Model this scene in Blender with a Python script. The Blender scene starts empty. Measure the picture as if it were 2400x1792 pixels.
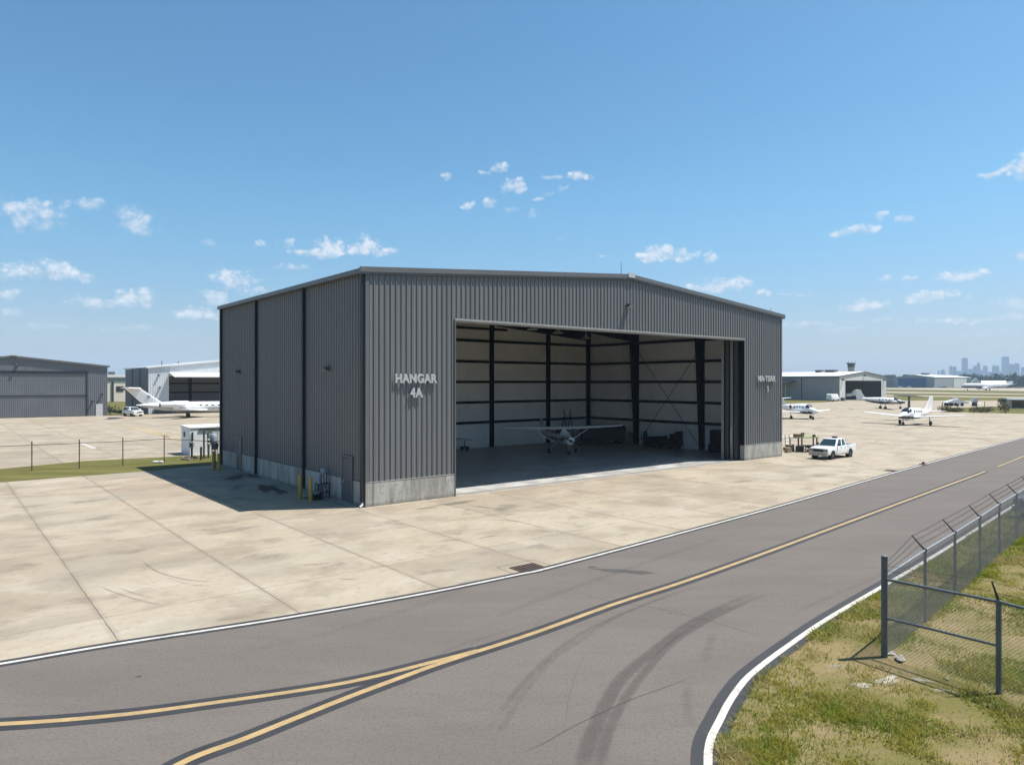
import bpy, math, random
import numpy as np
from mathutils import Vector, Matrix
R = math.radians
random.seed(7); rng = np.random.default_rng(7)
sc = bpy.context.scene
COL = sc.collection
F, CX, CY, H = 1656.0, 1200.0, 896.0, 6.0        # focal length and centre in photo pixels, camera height in metres

def G(u, v, z=0.0):
    "ground point (height z) whose sight line is photo pixel (u, v)"
    d = F * (H - z) / (v - CY)
    return Vector(((u - CX) / F * d, d, z))

# ------------------------------------------------------------------ mesh builder
class MB:
    def __init__(s): s.v = []; s.f = []; s.m = []; s.mi = 0
    def add(s, vs, fs):
        b = len(s.v); s.v += [tuple(p) for p in vs]
        for f in fs: s.f.append(tuple(b + i for i in f)); s.m.append(s.mi)
        return s
    def box(s, x0, x1, y0, y1, z0, z1, M=None):
        vs = [Vector((x, y, z)) for z in (z0, z1) for x, y in ((x0, y0), (x1, y0), (x1, y1), (x0, y1))]
        if M: vs = [M @ p for p in vs]
        return s.add(vs, [(3, 2, 1, 0), (4, 5, 6, 7), (0, 1, 5, 4), (1, 2, 6, 5), (2, 3, 7, 6), (3, 0, 4, 7)])
    def tube(s, p0, p1, r0, r1=None, n=8, cap=True):
        p0, p1 = Vector(p0), Vector(p1); r1 = r0 if r1 is None else r1
        d = (p1 - p0).normalized(); a = d.orthogonal().normalized(); b = d.cross(a)
        vs = []
        for p, r in ((p0, r0), (p1, r1)):
            for k in range(n):
                t = 2 * math.pi * k / n; vs.append(p + a * (r * math.cos(t)) + b * (r * math.sin(t)))
        fs = [(k, (k + 1) % n, n + (k + 1) % n, n + k) for k in range(n)]
        if cap: fs += [tuple(range(n - 1, -1, -1)), tuple(range(n, 2 * n))]
        return s.add(vs, fs)
    def path(s, pts, r, n=6):
        for a, b in zip(pts[:-1], pts[1:]): s.tube(a, b, r, n=n)
        return s
    def loft(s, rings, cap=True):
        n = len(rings[0]); vs = [p for r in rings for p in r]; fs = []
        for i in range(len(rings) - 1):
            for k in range(n):
                fs.append((i * n + k, i * n + (k + 1) % n, (i + 1) * n + (k + 1) % n, (i + 1) * n + k))
        if cap: fs += [tuple(range(n - 1, -1, -1)), tuple(range((len(rings) - 1) * n, len(rings) * n))]
        return s.add(vs, fs)
    def lathe(s, prof, c=(0, 0, 0), axis='z', n=14, M=None):
        rings = []
        for r, h in prof:
            ring = []
            for k in range(n):
                t = 2 * math.pi * k / n; a, b = r * math.cos(t), r * math.sin(t)
                p = Vector((a, b, h)) if axis == 'z' else Vector((h, a, b)) if axis == 'x' else Vector((b, h, a))
                p = p + Vector(c); ring.append(M @ p if M else p)
            rings.append(ring)
        return s.loft(rings)
    def prism(s, poly, d):
        "polygon of 3-D points pushed by vector d"
        n = len(poly); d = Vector(d); vs = [Vector(p) for p in poly] + [Vector(p) + d for p in poly]
        return s.add(vs, [tuple(range(n - 1, -1, -1)), tuple(range(n, 2 * n))] + [(k, (k + 1) % n, n + (k + 1) % n, n + k) for k in range(n)])
    def sheet(s, poly, z):
        return s.add([(p[0], p[1], z) for p in poly], [tuple(range(len(poly)))])
    def blob(s, c, r, sc3=(1, 1, 1), seed=0, n=10, m=7, amp=.25):
        rr = random.Random(seed); ph = [rr.uniform(0, 6.3) for _ in range(6)]; rings = []
        for i in range(m + 1):
            th = math.pi * (i + .02) / (m + .04); ring = []
            for k in range(n):
                t = 2 * math.pi * k / n
                q = 1 + amp * (math.sin(3 * t + ph[0] + 2 * th) * .5 + math.sin(5 * th + ph[1] + t) * .4 + math.sin(2 * t - 3 * th + ph[2]) * .5)
                ring.append((c[0] + r * sc3[0] * q * math.sin(th) * math.cos(t), c[1] + r * sc3[1] * q * math.sin(th) * math.sin(t), c[2] + r * sc3[2] * q * math.cos(th)))
            rings.append(ring)
        return s.loft(rings)

def obj(name, mb, mat, parent=None, loc=None, rz=0.0, smooth=None):
    me = bpy.data.meshes.new(name); me.from_pydata(mb.v, [], mb.f); me.validate(); me.update()
    mats = mat if isinstance(mat, (list, tuple)) else [mat]
    for m in mats: me.materials.append(m)
    if len(mats) > 1 and len(me.polygons) == len(mb.m): me.polygons.foreach_set('material_index', mb.m)
    if smooth:
        me.polygons.foreach_set('use_smooth', [True] * len(me.polygons)); me.set_sharp_from_angle(angle=R(smooth))
    o = bpy.data.objects.new(name, me); COL.objects.link(o)
    if parent: o.parent = parent
    if loc is not None: o.location = loc
    o.rotation_euler.z = rz
    return o
def tag(o, label=None, cat=None, group=None, kind=None):
    for k, v in (('label', label), ('category', cat), ('group', group), ('kind', kind)):
        if v: o[k] = v
    return o
def thing(name, label, cat, loc=(0, 0, 0), rz=0.0, group=None):
    o = bpy.data.objects.new(name, None); COL.objects.link(o); o.location = loc; o.rotation_euler.z = rz
    o.empty_display_size = .3
    return tag(o, label, cat, group)
def copy_tree(o, parent=None):
    c = o.copy(); COL.objects.link(c)
    if parent: c.parent = parent
    for ch in list(o.children): copy_tree(ch, c)
    return c
def catmull(pts, k=8):
    pts = [Vector((p[0], p[1])) for p in pts]; P = [pts[0] * 2 - pts[1]] + pts + [pts[-1] * 2 - pts[-2]]; out = []
    for i in range(1, len(P) - 2):
        a, b, c, d = P[i - 1], P[i], P[i + 1], P[i + 2]
        for j in range(k):
            t = j / k
            out.append(.5 * ((2 * b) + (c - a) * t + (2 * a - 5 * b + 4 * c - d) * t * t + (3 * b - a - 3 * c + d) * t ** 3))
    out.append(P[-2]); return out
def normals2(pts):
    ns = []
    for i in range(len(pts)):
        d = (pts[min(i + 1, len(pts) - 1)] - pts[max(i - 1, 0)]).normalized(); ns.append(Vector((-d.y, d.x)))
    return ns
def ribbon(mb, pts, w0, w1, z):
    "strip from offset w0 to offset w1 (left of travel positive)"
    ns = normals2(pts); n = len(pts)
    vs = [(p.x + q.x * w0, p.y + q.y * w0, z) for p, q in zip(pts, ns)] + [(p.x + q.x * w1, p.y + q.y * w1, z) for p, q in zip(pts, ns)]
    return mb.add(vs, [(i, i + 1, n + i + 1, n + i) for i in range(n - 1)])

# ------------------------------------------------------------------ materials
MATS = {}; ALB = .6
def K(c, k=ALB): return tuple(x * k for x in c)
class NT:
    def __init__(s, nt): s.t = nt; s.n = nt.nodes; s.l = nt.links
    def new(s, ty, **kw):
        nd = s.n.new(ty)
        for k, v in kw.items():
            if k.startswith('i_'):
                key = k[2:]; nd.inputs[int(key) if key.isdigit() else key].default_value = v
            else: setattr(nd, k, v)
        return nd
    def set(s, sock, v):
        if hasattr(v, 'links') or isinstance(v, bpy.types.NodeSocket): s.l.new(v, sock)
        else: sock.default_value = v
    def math(s, op, a, b=0.0, c=None, clamp=False):
        nd = s.n.new('ShaderNodeMath'); nd.operation = op; nd.use_clamp = clamp
        s.set(nd.inputs[0], a); s.set(nd.inputs[1], b)
        if c is not None: s.set(nd.inputs[2], c)
        return nd.outputs[0]
    def vmath(s, op, a, b=None):
        nd = s.n.new('ShaderNodeVectorMath'); nd.operation = op; s.set(nd.inputs[0], a)
        if b is not None: s.set(nd.inputs[1], b)
        return nd.outputs['Value'] if op in ('LENGTH', 'DOT_PRODUCT', 'DISTANCE') else nd.outputs[0]
    def noise(s, vec, scale, detail=4, rough=.55, dist=0.0, dim='3D'):
        nd = s.n.new('ShaderNodeTexNoise'); nd.noise_dimensions = dim
        nd.inputs['Scale'].default_value = scale; nd.inputs['Detail'].default_value = detail
        nd.inputs['Roughness'].default_value = rough; nd.inputs['Distortion'].default_value = dist
        s.l.new(vec, nd.inputs['Vector']); return nd.outputs[0]
    def ramp(s, f, lo, hi, a=0.0, b=1.0):
        nd = s.n.new('ShaderNodeMapRange'); nd.interpolation_type = 'SMOOTHSTEP'; nd.clamp = False
        s.set(nd.inputs[0], f); s.set(nd.inputs[1], lo); s.set(nd.inputs[2], hi); s.set(nd.inputs[3], a); s.set(nd.inputs[4], b)
        return nd.outputs[0]
    def mix(s, f, a, b, blend='MIX'):
        nd = s.n.new('ShaderNodeMix'); nd.data_type = 'RGBA'; nd.blend_type = blend
        s.set(nd.inputs[0], f)
        for sock, v in ((nd.inputs[6], a), (nd.inputs[7], b)):
            s.set(sock, v if hasattr(v, 'links') else (*v[:3], 1))
        return nd.outputs[2]
    def scalev(s, vec, k):
        return s.vmath('MULTIPLY', vec, k)
def base_mat(name):
    m = bpy.data.materials.new(name); m.use_nodes = True; t = NT(m.node_tree)
    return m, t, m.node_tree.nodes['Principled BSDF']
def mat(name, col, rough=.5, metal=0.0, var=.12, scale=3.0, bump=0.0, spec=.5, dirt=None, stretch=None, coat=0.0):
    "plain surface with cloudy tone variation, optional dirt and bump"
    if name in MATS: return MATS[name]
    col = K(col)
    if dirt: dirt = (K(dirt[0]), *dirt[1:])
    m, t, p = base_mat(name)
    tc = t.new('ShaderNodeTexCoord').outputs['Object']
    vec = t.scalev(tc, stretch) if stretch else tc
    n = t.noise(vec, scale, 5)
    hi = [min(1, c * (1 + var)) for c in col]; lo = [c * (1 - var) for c in col]
    c = t.mix(t.ramp(n, .3, .7), lo, hi)
    if dirt:
        d = t.noise(vec, dirt[1], 6, .65); c = t.mix(t.math('MULTIPLY', t.ramp(d, dirt[2], dirt[2] + .2), dirt[3]), c, dirt[0])
    t.l.new(c, p.inputs['Base Color'])
    t.set(p.inputs['Roughness'], t.ramp(n, .2, .8, max(.02, rough - .08), min(1, rough + .08)))
    p.inputs['Metallic'].default_value = metal; p.inputs['Specular IOR Level'].default_value = spec
    p.inputs['Coat Weight'].default_value = coat
    if bump:
        b = t.new('ShaderNodeBump', i_Strength=bump, i_Distance=.02); t.l.new(t.noise(tc, scale * 12, 4), b.inputs['Height']); t.l.new(b.outputs[0], p.inputs['Normal'])
    MATS[name] = m; return m
# ------------------------------------------------------------------ camera, sun, sky
cam = bpy.data.cameras.new('camera'); cam.sensor_width = 36; cam.lens = 36 * F / 2400; cam.clip_start = .1; cam.clip_end = 20000
co = bpy.data.objects.new('camera', cam); COL.objects.link(co); co.location = (0, 0, H); co.rotation_euler = (R(90), 0, 0); sc.camera = co
SUN_EL, SUN_AZ = R(64.3), R(9.5)               # azimuth counted from +X towards +Y
sd = Vector((math.cos(SUN_EL) * math.cos(SUN_AZ), math.cos(SUN_EL) * math.sin(SUN_AZ), math.sin(SUN_EL)))
sl = bpy.data.lights.new('sun', 'SUN'); sl.energy = 5.0; sl.angle = R(.53); sl.color = (1, .955, .885)
so = bpy.data.objects.new('sun', sl); COL.objects.link(so); so.rotation_euler = sd.to_track_quat('Z', 'Y').to_euler()
w = bpy.data.worlds.new('World'); sc.world = w; w.use_nodes = True; t = NT(w.node_tree)
bg = w.node_tree.nodes['Background']
sky = t.new('ShaderNodeTexSky'); sky.sky_type = 'NISHITA'; sky.sun_disc = False; sky.sun_elevation = SUN_EL
sky.sun_rotation = math.pi / 2 - SUN_AZ; sky.altitude = 20; sky.air_density = 1.0; sky.dust_density = 1.0; sky.ozone_density = 4.0
bg.inputs['Strength'].default_value = .0865
dirv = t.vmath('NORMALIZE', t.new('ShaderNodeTexCoord').outputs['Generated'])
sep = t.new('ShaderNodeSeparateXYZ'); t.l.new(dirv, sep.inputs[0])
az = t.math('ARCTAN2', sep.outputs[0], sep.outputs[1]); el = t.math('ARCSINE', sep.outputs[2])
cmb = t.new('ShaderNodeCombineXYZ'); t.l.new(az, cmb.inputs[0]); t.l.new(el, cmb.inputs[1])
ae = cmb.outputs[0]
# billowing edge: two octaves of domain warp, then fine noise
def warp(vec, scale, amt, off):
    nd = t.new('ShaderNodeTexNoise'); nd.inputs['Scale'].default_value = scale; nd.inputs['Detail'].default_value = 3
    t.l.new(t.vmath('ADD', vec, off), nd.inputs['Vector'])
    d = t.vmath('SUBTRACT', nd.outputs['Color'], (.5, .5, .5)); return t.vmath('ADD', vec, t.vmath('MULTIPLY', d, amt))
aw = warp(warp(ae, 26, (.034, .018, 0), (3, 1, 0)), 85, (.012, .009, 0), (0, 5, 2))
fine = t.noise(t.vmath('MULTIPLY', aw, (1, 1.3, 1)), 95, 5, .62)
def puff(scale):
    "rounded billows: high in the middle of each cell"
    nd = t.new('ShaderNodeTexVoronoi'); nd.feature = 'SMOOTH_F1'; nd.inputs['Scale'].default_value = scale; nd.inputs['Smoothness'].default_value = .35
    t.l.new(t.vmath('MULTIPLY', warp(ae, 60, (.010, .008, 0), (1, 2, 3)), (1, 1.25, 1)), nd.inputs['Vector']); return nd.outputs['Distance']
bil = t.math('ADD', t.math('MULTIPLY', t.math('SUBTRACT', .42, puff(75)), 1.0), t.math('MULTIPLY', t.math('SUBTRACT', .42, puff(190)), .55))
nz = t.math('ADD', t.math('MULTIPLY', bil, .9), t.math('MULTIPLY', t.math('SUBTRACT', fine, .5), .9))
# fair-weather cumulus: photo centre u, v, half width, height above, height below, opacity
CL = [(85, 505, 78, 40, 32, .85), (40, 480, 40, 16, 14, .55), (205, 483, 36, 14, 12, .5), (325, 530, 38, 32, 28, .7), (300, 505, 22, 24, 14, .45),
 (110, 645, 96, 32, 18, 1), (15, 645, 40, 20, 14, .8), (15, 688, 34, 14, 12, .7), (325, 705, 52, 28, 22, .9), (230, 712, 60, 15, 10, .8), (28, 735, 40, 14, 12, .5),
 (120, 768, 70, 10, 9, .3), (305, 775, 80, 9, 8, .35), (545, 658, 52, 26, 16, 1), (500, 690, 34, 14, 12, .7), (600, 682, 40, 10, 10, .55), (515, 708, 30, 14, 12, .5), (470, 742, 60, 18, 12, .9), (540, 740, 40, 14, 10, .6),
 (490, 572, 22, 10, 8, .35), (612, 572, 20, 11, 9, .75), (675, 570, 15, 12, 10, .55), (770, 588, 40, 28, 12, 1), (850, 585, 42, 30, 14, 1), (740, 595, 60, 10, 8, .8), (900, 593, 34, 10, 7, .7), (688, 626, 32, 12, 10, .65),
 (1043, 417, 14, 10, 8, .7), (1175, 394, 20, 14, 9, .95), (1138, 405, 14, 6, 6, .75), (1203, 440, 28, 22, 16, .95), (1098, 486, 13, 8, 7, .7), (1144, 481, 22, 12, 9, .85), (1360, 414, 32, 13, 9, 1), (1290, 416, 28, 6, 6, .45), (1318, 442, 18, 6, 5, .45), (1268, 468, 14, 6, 5, .5), (1290, 456, 18, 6, 6, .35), (1245, 500, 16, 9, 8, .4), (1190, 492, 20, 6, 6, .25),
 (1545, 604, 44, 26, 12, 1), (1590, 606, 42, 22, 12, 1), (1520, 607, 40, 12, 8, .9), (1660, 605, 26, 14, 9, .95), (1421, 601, 12, 6, 6, .55), (1690, 672, 66, 22, 13, 1), (1640, 676, 30, 12, 8, .8), (1787, 688, 24, 10, 7, .9), (1865, 690, 34, 5, 5, .45), (1600, 716, 26, 8, 7, .5),
 (2005, 542, 60, 14, 9, .85), (2062, 511, 16, 7, 6, .65), (2122, 511, 34, 11, 8, .7), (2380, 400, 40, 26, 14, 1), (2420, 395, 60, 40, 22, 1), (2330, 412, 40, 8, 7, .7),
 (2075, 655, 18, 7, 6, .65), (2132, 655, 20, 7, 6, .65), (2255, 650, 62, 17, 10, .9), (2300, 640, 24, 8, 8, .7), (2400, 592, 34, 14, 9, .9), (2012, 722, 70, 17, 10, .95), (2195, 700, 78, 17, 11, .9), (2240, 747, 34, 9, 7, .75), (2060, 750, 22, 7, 6, .5), (2165, 755, 16, 5, 5, .6), (2300, 750, 40, 7, 6, .5),
 (1890, 763, 60, 8, 7, .6), (1980, 776, 60, 6, 6, .35), (2385, 715, 50, 22, 14, .5), (2390, 745, 60, 14, 10, .5), (1130, 400, 8, 4, 4, .3), (1310, 560, 10, 5, 5, .2), (2300, 780, 70, 7, 7, .3), (955, 730, 30, 8, 7, .3)]
acc = None
for (u, v, hw, up, dn, op) in CL:
    a = math.atan2(u - CX, F); e = math.atan2(CY - v, math.hypot(F, u - CX)); k = 1 / F * math.cos(a)
    q = t.vmath('MULTIPLY', t.vmath('SUBTRACT', aw, (a, e, 0)), (1 / (hw * 1.34 * k * math.cos(a)), 1 / (up * 1.3 * k), 0))
    s2 = t.new('ShaderNodeSeparateXYZ'); t.l.new(q, s2.inputs[0])
    dy = t.math('MAXIMUM', s2.outputs[1], t.math('MULTIPLY', s2.outputs[1], -up / dn))
    rr = t.math('MULTIPLY_ADD', dy, dy, t.math('MULTIPLY', s2.outputs[0], s2.outputs[0]))
    wgt = t.ramp(rr, 1.35, .8)                       # inside this cloud's ellipse
    c0, c1, c2_ = t.math('SUBTRACT', 2.0, rr), t.math('MULTIPLY', wgt, op), t.math('MULTIPLY', wgt, t.math('ADD', s2.outputs[1], 2.0))
    pk_ = t.new('ShaderNodeCombineXYZ'); t.l.new(c0, pk_.inputs[0]); t.l.new(c1, pk_.inputs[1]); t.l.new(c2_, pk_.inputs[2])
    acc = pk_.outputs[0] if acc is None else t.vmath('MAXIMUM', acc, pk_.outputs[0])
fin_ = t.new('ShaderNodeSeparateXYZ'); t.l.new(acc, fin_.inputs[0])
val = t.math('SUBTRACT', fin_.outputs[0], 1.0); top = t.ramp(fin_.outputs[2], 1.2, 2.45)
# eroded falloff: crisp and billowing above, fading out below
er = t.ramp(t.math('ADD', val, nz), 0.0, t.math('ADD', 1.5, t.math('MULTIPLY', top, -.55)))
acc = t.math('MULTIPLY', er, fin_.outputs[1])
shade = t.math('ADD', t.math('MULTIPLY', top, .75), t.math('MULTIPLY', bil, .9), clamp=True)
cloudcol = t.mix(shade, (4.1, 4.75, 5.5), (6.4, 6.55, 6.75))
hs = t.new('ShaderNodeHueSaturation'); hs.inputs['Saturation'].default_value = 1.14; t.l.new(sky.outputs[0], hs.inputs['Color'])
t.l.new(t.mix(t.math('MULTIPLY', acc, .8), t.mix(1.0, hs.outputs[0], t.mix(t.ramp(el, .0, .26), (.82, .77, .84), (.87, 1.09, 1.01)), 'MULTIPLY'), cloudcol), bg.inputs['Color'])
sc.view_settings.view_transform = 'Standard'; sc.view_settings.look = 'None'; sc.view_settings.gamma = 1; sc.view_settings.exposure = .8
sc.render.engine = 'CYCLES'; sc.cycles.use_denoising = True
sc.cycles.max_bounces = 10; sc.cycles.diffuse_bounces = 8; sc.cycles.transparent_max_bounces = 16; sc.cycles.volume_bounces = 0
sc.cycles.sample_clamp_indirect = 8; sc.cycles.caustics_reflective = False; sc.cycles.caustics_refractive = False
w.cycles.sampling_method = 'MANUAL'; w.cycles.sample_map_resolution = 512

# ------------------------------------------------------------------ the hangar's own axes
O = G(857, 1188); A = R(39.2)
EX, EY = Vector((math.cos(A), math.sin(A), 0)), Vector((-math.sin(A), math.cos(A), 0))
def HW(x, y, z=0): return O + EX * x + EY * y + Vector((0, 0, z))
# ------------------------------------------------------------------ ground materials
def grass_mat():
    m, t, p = base_mat('grass_ground'); tc = t.new('ShaderNodeTexCoord').outputs['Object']
    a = t.noise(tc, .35, 5, .6); b = t.noise(tc, 4, 6, .7); c3 = t.noise(tc, 30, 3)
    c = t.mix(t.ramp(a, .35, .65), (0.068, 0.077, 0.014), (0.098, 0.085, 0.026))
    c = t.mix(t.ramp(b, .45, .7), c, (0.150, 0.120, 0.055)); c = t.mix(t.math('MULTIPLY', t.ramp(c3, .4, .7), .5), c, (0.039, 0.049, 0.008))
    far = t.noise(tc, .02, 3); c = t.mix(t.math('MULTIPLY', t.ramp(far, .4, .6), .4), c, (0.111, 0.101, 0.033))
    t.l.new(c, p.inputs['Base Color']); st = t.noise(t.vmath('MULTIPLY', tc, (.15, .8, 1)), .9, 5, .65); c = t.mix(t.math('MULTIPLY', t.ramp(st, .42, .65), .55), c, (.15, .135, .05))
    t.l.new(c, p.inputs['Base Color']); p.inputs['Roughness'].default_value = .95; p.inputs['Specular IOR Level'].default_value = .1
    bp = t.new('ShaderNodeBump', i_Strength=.6, i_Distance=.05); t.l.new(b, bp.inputs['Height']); t.l.new(bp.outputs[0], p.inputs['Normal'])
    return m
def verge_mat():
    m, t, p = base_mat('verge_soil'); tc = t.new('ShaderNodeTexCoord').outputs['Object']
    a = t.noise(tc, .5, 4, .6); b = t.noise(tc, 5, 6, .7); d = t.noise(tc, 45, 3)
    c = t.mix(t.ramp(a, .38, .62), (.15, .135, .045), (.24, .185, .095)); c = t.mix(t.ramp(b, .5, .72), c, (0.198, 0.155, 0.093))
    c = t.mix(t.math('MULTIPLY', t.ramp(d, .45, .7), .55), c, (0.053, 0.046, 0.019))
    t.l.new(c, p.inputs['Base Color']); p.inputs['Roughness'].default_value = .95; p.inputs['Specular IOR Level'].default_value = .1
    bp = t.new('ShaderNodeBump', i_Strength=.8, i_Distance=.04); t.l.new(t.math('ADD', b, d), bp.inputs['Height']); t.l.new(bp.outputs[0], p.inputs['Normal'])
    return m
def concrete_mat():
    "sun-bleached slabs; object axes are the hangar's: joints every 4.05 m along X, 4.9 m along Y"
    m, t, p = base_mat('apron_concrete'); tc = t.new('ShaderNodeTexCoord').outputs['Object']
    s = t.new('ShaderNodeSeparateXYZ'); t.l.new(tc, s.inputs[0])
    wob = t.math('MULTIPLY', t.math('SUBTRACT', t.noise(tc, 1.3, 3), .5), .05)
    x, y = t.math('ADD', s.outputs[0], t.math('ADD', wob, .6)), t.math('ADD', s.outputs[1], t.math('ADD', wob, .45))
    dx, dy = t.math('PINGPONG', x, 2.025), t.math('PINGPONG', y, 2.45)
    cell = t.new('ShaderNodeCombineXYZ'); t.l.new(t.math('FLOOR', t.math('DIVIDE', x, 4.05)), cell.inputs[0]); t.l.new(t.math('FLOOR', t.math('DIVIDE', y, 4.9)), cell.inputs[1])
    wn = t.new('ShaderNodeTexWhiteNoise'); wn.noise_dimensions = '3D'; t.l.new(cell.outputs[0], wn.inputs['Vector'])
    big = t.noise(tc, .045, 4, .55); med = t.noise(t.vmath('MULTIPLY', tc, (.8, 1.1, 1)), .42, 7, .6, .25); fin = t.noise(tc, 3.5, 6, .65); gr = t.noise(tc, 60, 2)
    c = t.mix(t.ramp(big, .35, .65), (.305, .253, .188), (.318, .280, .212))
    c = t.mix(t.math('MULTIPLY', wn.outputs[0], .45), c, (0.345, 0.316, 0.255)); c = t.mix(t.ramp(wn.outputs[0], .45, .0, 0, .42), c, (.235, .205, .165))
    c = t.mix(t.math('MULTIPLY', t.ramp(med, .38, .60), .42), (0.248, 0.202, 0.155), c) if False else t.mix(t.math('MULTIPLY', t.ramp(med, .47, .64), .72), c, (0.222, 0.190, 0.146))
    c = t.mix(t.math('MULTIPLY', t.ramp(med, .46, .34), .6), c, (0.372, 0.338, 0.282))
    c = t.mix(t.math('MULTIPLY', t.ramp(fin, .5, .7), .45), c, (0.205, 0.171, 0.136))
    st = t.noise(t.vmath('MULTIPLY', t.vmath('ADD', tc, (31, 7, 0)), (.7, 1.1, 1)), .5, 7, .64, .3); gn = t.noise(t.vmath('ADD', tc, (5, 50, 0)), .22, 4, .6); c = t.mix(t.math('MULTIPLY', t.ramp(gn, .5, .68), .4), c, (.255, .25, .21))
    c = t.mix(t.math('MULTIPLY', t.ramp(st, .55, .70), .6), c, (0.124, 0.108, 0.090))
    c = t.mix(t.math('MULTIPLY', t.math('SUBTRACT', gr, .4), .35, clamp=True), c, (0.155, 0.130, 0.105))
    cut = t.ramp(t.noise(tc, .8, 3), .35, .5, .45, 1.0)
    jx = t.math('MULTIPLY', t.ramp(dx, .009, .02, 1.0, 0.0), cut); jy = t.math('MULTIPLY', t.ramp(dy, .010, .022, 1.0, 0.0), t.math('MULTIPLY', cut, .8))
    sx = t.math('MULTIPLY', t.ramp(t.math('ADD', dx, t.math('MULTIPLY', fin, -.12)), .0, .10, .28, 0.0), cut)
    c = t.mix(1.0, c, (.93, .905, .885), 'MULTIPLY'); c = t.mix(sx, c, (0.167, 0.140, 0.112)); c = t.mix(t.math('MAXIMUM', jx, jy), c, (.105, .087, .07))
    t.l.new(c, p.inputs['Base Color']); p.inputs['Roughness'].default_value = .85; p.inputs['Specular IOR Level'].default_value = .25
    bp = t.new('ShaderNodeBump', i_Strength=.25, i_Distance=.01); t.l.new(fin, bp.inputs['Height']); t.l.new(bp.outputs[0], p.inputs['Normal'])
    return m
def asphalt_mat():
    m, t, p = base_mat('road_asphalt'); tc = t.new('ShaderNodeTexCoord').outputs['Object']
    big = t.noise(t.vmath('MULTIPLY', tc, (.35, 1, 1)), .5, 5, .6, .5); med = t.noise(t.vmath('MULTIPLY', tc, (.4, 1.6, 1)), 1.6, 5, .6); g = t.noise(tc, 16, 5, .8); sp = t.noise(tc, 45, 3)
    c = t.mix(t.ramp(big, .35, .65), (.110, .0965, .086), (.124, .109, .098)); c = t.mix(t.math('MULTIPLY', t.ramp(med, .48, .7), .35), c, (0.091, 0.083, 0.077))
    c = t.mix(t.math('MULTIPLY', t.ramp(g, .46, .66), .55), c, (0.066, 0.057, 0.052)); c = t.mix(t.math('MULTIPLY', t.ramp(sp, .56, .75), .5), c, (0.200, 0.182, 0.168))
    t.l.new(c, p.inputs['Base Color']); p.inputs['Roughness'].default_value = .9; p.inputs['Specular IOR Level'].default_value = .2
    bp = t.new('ShaderNodeBump', i_Strength=.35, i_Distance=.008); t.l.new(g, bp.inputs['Height']); t.l.new(bp.outputs[0], p.inputs['Normal'])
    return m
def mark_mat(name, col, strength, soft_scale=2.0):
    "thin stain: the mesh's 'cover' attribute (1 in the middle, 0 at its rim) sets how much it covers"
    m, t, p = base_mat(name); at = t.new('ShaderNodeAttribute', attribute_name='cover'); tc = t.new('ShaderNodeTexCoord').outputs['Object']
    n = t.noise(tc, soft_scale, 5, .65)
    a = t.math('MULTIPLY', t.ramp(t.math('ADD', at.outputs['Fac'], t.math('MULTIPLY', t.math('SUBTRACT', n, .5), .5)), .1, .85), strength)
    a = t.math('MULTIPLY', a, t.ramp(at.outputs['Fac'], 0, .2))
    p.inputs['Base Color'].default_value = (*col, 1); p.inputs['Roughness'].default_value = .9; p.inputs['Specular IOR Level'].default_value = .15
    t.l.new(a, p.inputs['Alpha']); return m
M_ground, M_verge, M_conc, M_asph = grass_mat(), verge_mat(), concrete_mat(), asphalt_mat()
M_white = mat('white_road_paint', (.72, .69, .63), .7, var=.1, scale=2, dirt=((.3, .27, .24), 6, .5, .6))
M_yellow = mat('yellow_road_paint', (.50, .345, .155), .7, var=.12, scale=2, dirt=((.3, .25, .19), 7, .48, .6))
M_black = mat('black_border_paint', (.032, .033, .038), .75, var=.2, scale=1.5, dirt=((.07, .068, .068), 5, .55, .4))

def structure(name, mb, m, rz=0, loc=None): return tag(obj(name, mb, m, loc=loc, rz=rz), kind='structure')
def local(p): q = p - O; return Vector((q.dot(EX), q.dot(EY)))
# ground to the horizon
structure('ground', MB().sheet([(-5000, -280), (5000, -280), (5000, 6000), (-5000, 6000)], -.05), M_ground)

# road edge line between apron and road
EDGE_PX = [(-700, 1657), (-300, 1601), (0, 1555.7), (260, 1511.3), (666, 1448.5), (991, 1391.5), (1215, 1346.2), (1300, 1327.2), (1600, 1247.6), (1853, 1178.2), (2070, 1115), (2171, 1086.8), (2400, 1025.3)]
edge = [G(u, v).to_2d() for u, v in EDGE_PX]
far_dir = (edge[-1] - edge[-3]).normalized(); edge += [edge[-1] + far_dir * k for k in (60, 140, 260)]
edge = catmull(edge, 8)
conc_poly = [(p.x, p.y) for p in edge] + [(225, 258), (198, 232), (150, 234), (-20, 236), (-64, 140), (-70, 130.5), (-90, 117), (-190, 44), (-190, 2)]
structure('concrete_apron', MB().sheet([local(Vector((x, y, 0))) for x, y in conc_poly], 0), M_conc, rz=A, loc=(O.x, O.y, 0))
# right-hand road edge and grass line
GE_PX = [(1692.8, 1791.8), (1711.8, 1702.3), (1749.8, 1641.6), (1787.7, 1580.8), (1875, 1512.5), (1939.5, 1463), (2068.5, 1386.5), (2164, 1330), (2250, 1276), (2400, 1181)]
ge = [Vector((1.75, -10)), Vector((2.1, 2)), Vector((2.75, 7.5))] + [G(u, v).to_2d() for u, v in GE_PX]
ge += [ge[-1] + far_dir * k for k in (15, 60, 160, 300)]
ge = catmull(ge, 6)
WL_PX = [(1659.4, 1792), (1691, 1679.5), (1738, 1603.6), (1782, 1562), (1848.4, 1512.5), (1939.5, 1450), (2068.5, 1374), (2164, 1318), (2250.8, 1264), (2400, 1170)]
wl = [Vector((1.45, -10)), Vector((1.8, 2)), Vector((2.45, 7.5))] + [G(u, v).to_2d() for u, v in WL_PX]
wl += [wl[-1] + far_dir * k for k in (15, 60, 160, 300)]
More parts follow.
